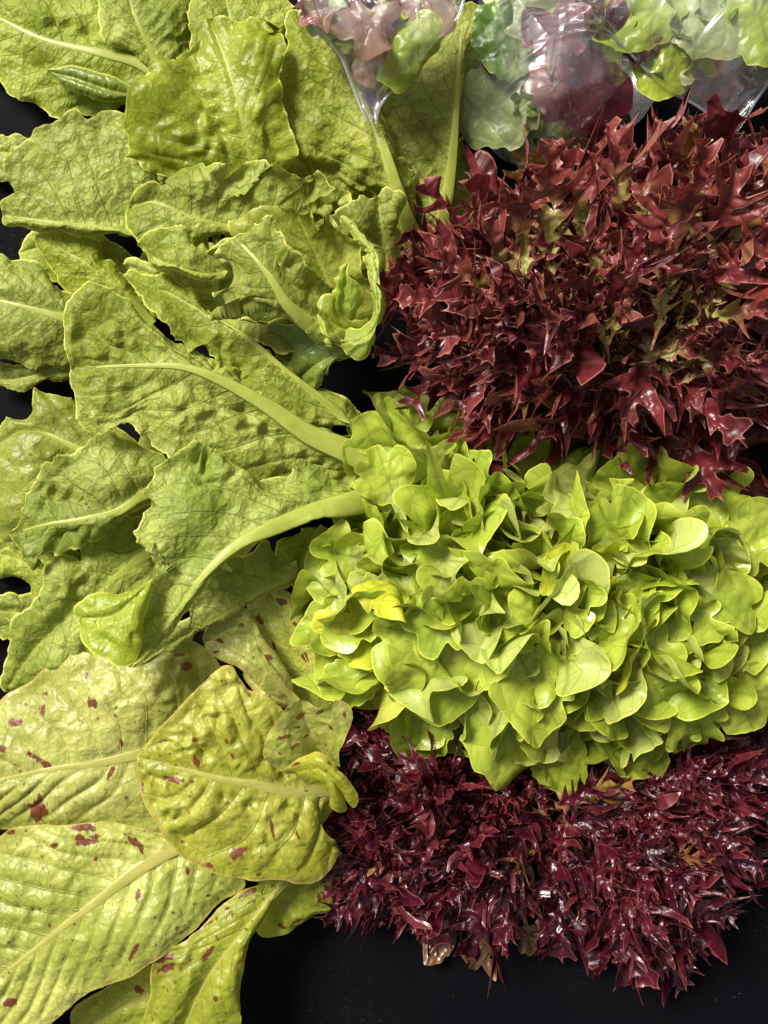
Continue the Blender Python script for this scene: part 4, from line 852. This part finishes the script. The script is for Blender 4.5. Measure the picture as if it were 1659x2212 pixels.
def film_dome(bag, mat, poly, centre, ztop, zrim, seed, ang, amp, n=90, m=240):
    p = spline(poly + [poly[0]], m)[:-1]; m -= 1
    rho = np.linspace(0.0, 1, n)
    c = np.array(centre, float)
    XY = c + (p[None] - c) * rho[:, None, None]
    for nm, f in (('front_film', 1), ('back_film', 0)):
        Z = (zrim + (ztop - zrim) * (1 - rho[:, None] ** 2.6) * np.ones((1, m))) if f else (zrim - (zrim - 0.004) * (1 - rho[:, None] ** 4) * np.ones((1, m)))
        s_ = W0 * (1 - Z / HC) / 1659.0
        X = (XY[..., 0] - 829.5) * s_; Y = -(XY[..., 1] - 1106.0) * s_
        if f: Z = Z + wrinkle(X, Y, seed, ang, amp) * np.clip(3 * rho[:, None] * (1 - rho[:, None] ** 4), 0, 1)
        i = np.arange(n - 1)[:, None] * m; a = np.arange(m)[None, :]; b = (a + 1) % m
        F = np.stack([i + a, i + m + a, i + m + b, i + b], -1).reshape(-1, 4)
        mesh_obj(nm, np.c_[X.ravel(), Y.ravel(), Z.ravel()], F[:, ::-1], M[mat if f else 'film_back'], bag, tuple(bag.location), None, np.c_[X.ravel(), Y.ravel()])

bagA = empty('salad_bag', P(820, 60, 0.07)); tag(bagA, 'clear plastic bag corner tapering to a twisted tip over the romaine', 'plastic bag', 'bags of mixed salad')
film_loft(bagA, 'film', [(632,-60),(650,10),(690,70),(735,122),(765,195),(792,262)], [(1010,-60),(992,30),(935,105),(880,170),(832,212),(818,236),(812,268)], [84,86,84,78,70,66], [34,34,28,16,8,3], 3, -1.2, 0.0016)
bagB = empty('salad_bag', P(1215, 150, 0.0)); tag(bagB, 'round clear plastic bag holding a dark red leaf, standing in the middle', 'plastic bag', 'bags of mixed salad')
film_dome(bagB, 'film', [(1050,-80),(1024,60),(1020,150),(1026,240),(1050,310),(1100,352),(1180,372),(1265,350),(1330,304),(1390,252),(1422,190),(1405,100),(1370,0),(1320,-80)], (1215,110), 0.100, 0.018, 7, 0.28, 0.0016)
bagC = empty('salad_bag', P(1480, 80, 0.04)); tag(bagC, 'clear plastic bag with lime leaves at the top right, its lower corner empty', 'plastic bag', 'bags of mixed salad')
film_loft(bagC, 'film_clear', [(1200,-60),(1262,10),(1330,82),(1385,140),(1432,190),(1500,225),(1560,268),(1584,280)], [(1760,-60),(1750,60),(1700,130),(1660,180),(1630,222),(1606,262),(1592,282)], [74,76,72,64,54,48], [30,30,26,18,8,3], 9, 0.9, 0.0014)

GA, GB, GC = 'leaves inside the left bag', 'leaves inside the middle bag', 'leaves inside the right bag'
salad('crinkled pinkish leaf filling the middle of the left bag', GA, 'oak', 'salad_pink', 800, 50, 0.094, 250, 4, 0.024, 1, curl=-0.4, roll=-0.5, ruf=0.22)
salad('pinkish leaf at the upper right edge of the left bag', GA, 'salad', 'salad_pink', 920, -5, 0.088, 300, 0, 0.024, 12, curl=-0.4, roll=-0.4)
salad('bright lime leaf folded along the right side of the left bag', GA, 'salad', 'salad_lime', 885, 88, 0.090, 240, -8, 0.030, 2, curl=-0.3, roll=-2.0)
salad('pale green leaf at the left edge of the left bag', GA, 'salad', 'salad_pale', 730, 10, 0.086, 200, 0, 0.026, 3, curl=-0.4, roll=-0.4)
salad('pale pink leaf low in the left bag above its twisted tip', GA, 'salad', 'salad_pink', 800, 135, 0.082, 255, -8, 0.015, 4, curl=-0.4, roll=-0.4)
salad('dark maroon crinkled leaf pressed against the film of the middle bag', GB, 'salad', 'salad_red', 1238, 180, 0.076, 350, -4, 0.040, 5, curl=-0.4, roll=-0.4)
salad('purplish pink leaf above the maroon leaf in the middle bag', GB, 'oak', 'salad_plum', 1200, 75, 0.076, 80, 2, 0.027, 6, curl=-0.2, roll=-0.4)
salad('dark green leaf at the left of the middle bag', GB, 'salad', 'salad_green', 1100, 95, 0.058, 110, 0, 0.032, 7, curl=-0.3, roll=-0.3)
salad('pale leaf on the left side of the middle bag', GB, 'salad', 'salad_pale', 1100, 205, 0.048, 220, -14, 0.040, 8, curl=-0.3, roll=-0.4)
salad('pale leaf at the top edge of the middle bag', GB, 'salad', 'salad_pale', 1140, 0, 0.060, 90, 0, 0.042, 18, curl=-0.3, roll=-0.4)
salad('small green leaf low in the middle bag', GB, 'salad', 'salad_green', 1120, 270, 0.040, 200, -20, 0.020, 9, curl=-0.2, roll=-0.3)
salad('pale green leaf at the bottom of the middle bag', GB, 'salad', 'salad_pale', 1190, 280, 0.038, 265, -24, 0.038, 10, curl=-0.3, roll=-0.4)
salad('maroon leaf under the right side of the middle bag', GB, 'salad', 'salad_red', 1285, 245, 0.034, 320, -20, 0.030, 11, curl=-0.3, roll=-0.4)
salad('broad lime leaf hanging lowest in the right bag', GC, 'salad', 'salad_lime', 1440, 100, 0.068, 265, -10, 0.032, 13, curl=-0.3, roll=-0.7)
salad('lime leaf at the upper left of the right bag', GC, 'salad', 'salad_lime', 1400, 20, 0.076, 200, 0, 0.034, 14, curl=-0.3, roll=-0.5)
salad('purple leaf at the far left of the right bag', GC, 'salad', 'salad_red', 1310, 15, 0.076, 230, -4, 0.022, 15, curl=-0.3, roll=-0.4)
salad('pale green leaf across the middle of the right bag', GC, 'salad', 'salad_pale', 1530, 35, 0.074, 0, 0, 0.038, 16, curl=-0.3, roll=-0.5)
salad('lime leaf at the right edge of the right bag', GC, 'salad', 'salad_lime', 1640, 30, 0.078, 290, -4, 0.032, 17, curl=-0.3, roll=-0.5)

rgs = np.random.default_rng(77)
for (grp, lab, spots, zz, mats_) in [
    (GA, 'the left bag', [(690,30),(760,90),(840,20),(870,40),(770,20),(830,110),(700,70),(960,10),(820,160),(850,75)], 0.080, ['salad_pink','salad_pale','salad_lime','salad_pink','salad_red']),
    (GB, 'the middle bag', [(1085,150),(1095,20),(1150,160),(1220,30),(1290,110),(1310,200),(1240,250),(1130,230),(1190,270),(1300,30)], 0.050, ['salad_red','salad_pale','salad_green','salad_red','salad_pale']),
    (GC, 'the right bag', [(1330,60),(1290,-5),(1470,30),(1480,70),(1560,10),(1600,60),(1390,90),(1440,150),(1510,110)], 0.062, ['salad_lime','salad_red','salad_pale','salad_lime','salad_green'])]:
    xs_ = sorted(q[0] for q in spots); ys_ = sorted(q[1] for q in spots); seen = set()
    for k, (px, py) in enumerate(spots):
        mt = mats_[k % len(mats_)]
        fx = (px - xs_[0]) / (xs_[-1] - xs_[0]); fy = (py - ys_[0]) / (ys_[-1] - ys_[0])
        pos = ('upper ' if fy < 0.34 else 'lower ' if fy > 0.66 else 'middle ') + ('left' if fx < 0.34 else 'right' if fx > 0.66 else 'centre')
        colr = {'salad_pink': 'pinkish', 'salad_pale': 'pale green', 'salad_lime': 'lime green', 'salad_red': 'maroon', 'salad_green': 'dark green'}[mt]
        label = 'small crumpled %s leaf packed in the %s of %s' % (colr, pos, lab)
        if label in seen: continue
        seen.add(label)
        zc = zz - 0.018 * (grp == GB) * (math.hypot(px - 1215, py - 110) / 260.0)
        salad(label, grp, 'oak', mt, px, py, zc + rgs.uniform(-0.006, 0.012), rgs.uniform(0, 360), rgs.uniform(-15, 25), rgs.uniform(0.013, 0.021), 200 + k)

# ------------------------------------------------------------------ drops on the tray
rgd = np.random.default_rng(12)
pp_ = np.array([P(rgd.uniform(520, 1659), rgd.uniform(1950, 2212), 0.0012) for _ in range(300)])
tray_wet = empty('water_drops', (0, 0, 0)); DROPS[tray_wet.name] = [(pp_, np.tile([0.0, 0.0, 1.0], (300, 1)))]
wd = water_drops(tray_wet, 34, 6, 0.0004, 0.0018)
wd.parent = None; bpy.data.objects.remove(tray_wet); wd.name = 'water_drops'
tag(wd, 'scattered clear water drops on the black tray', 'water drops'); wd['kind'] = 'stuff'
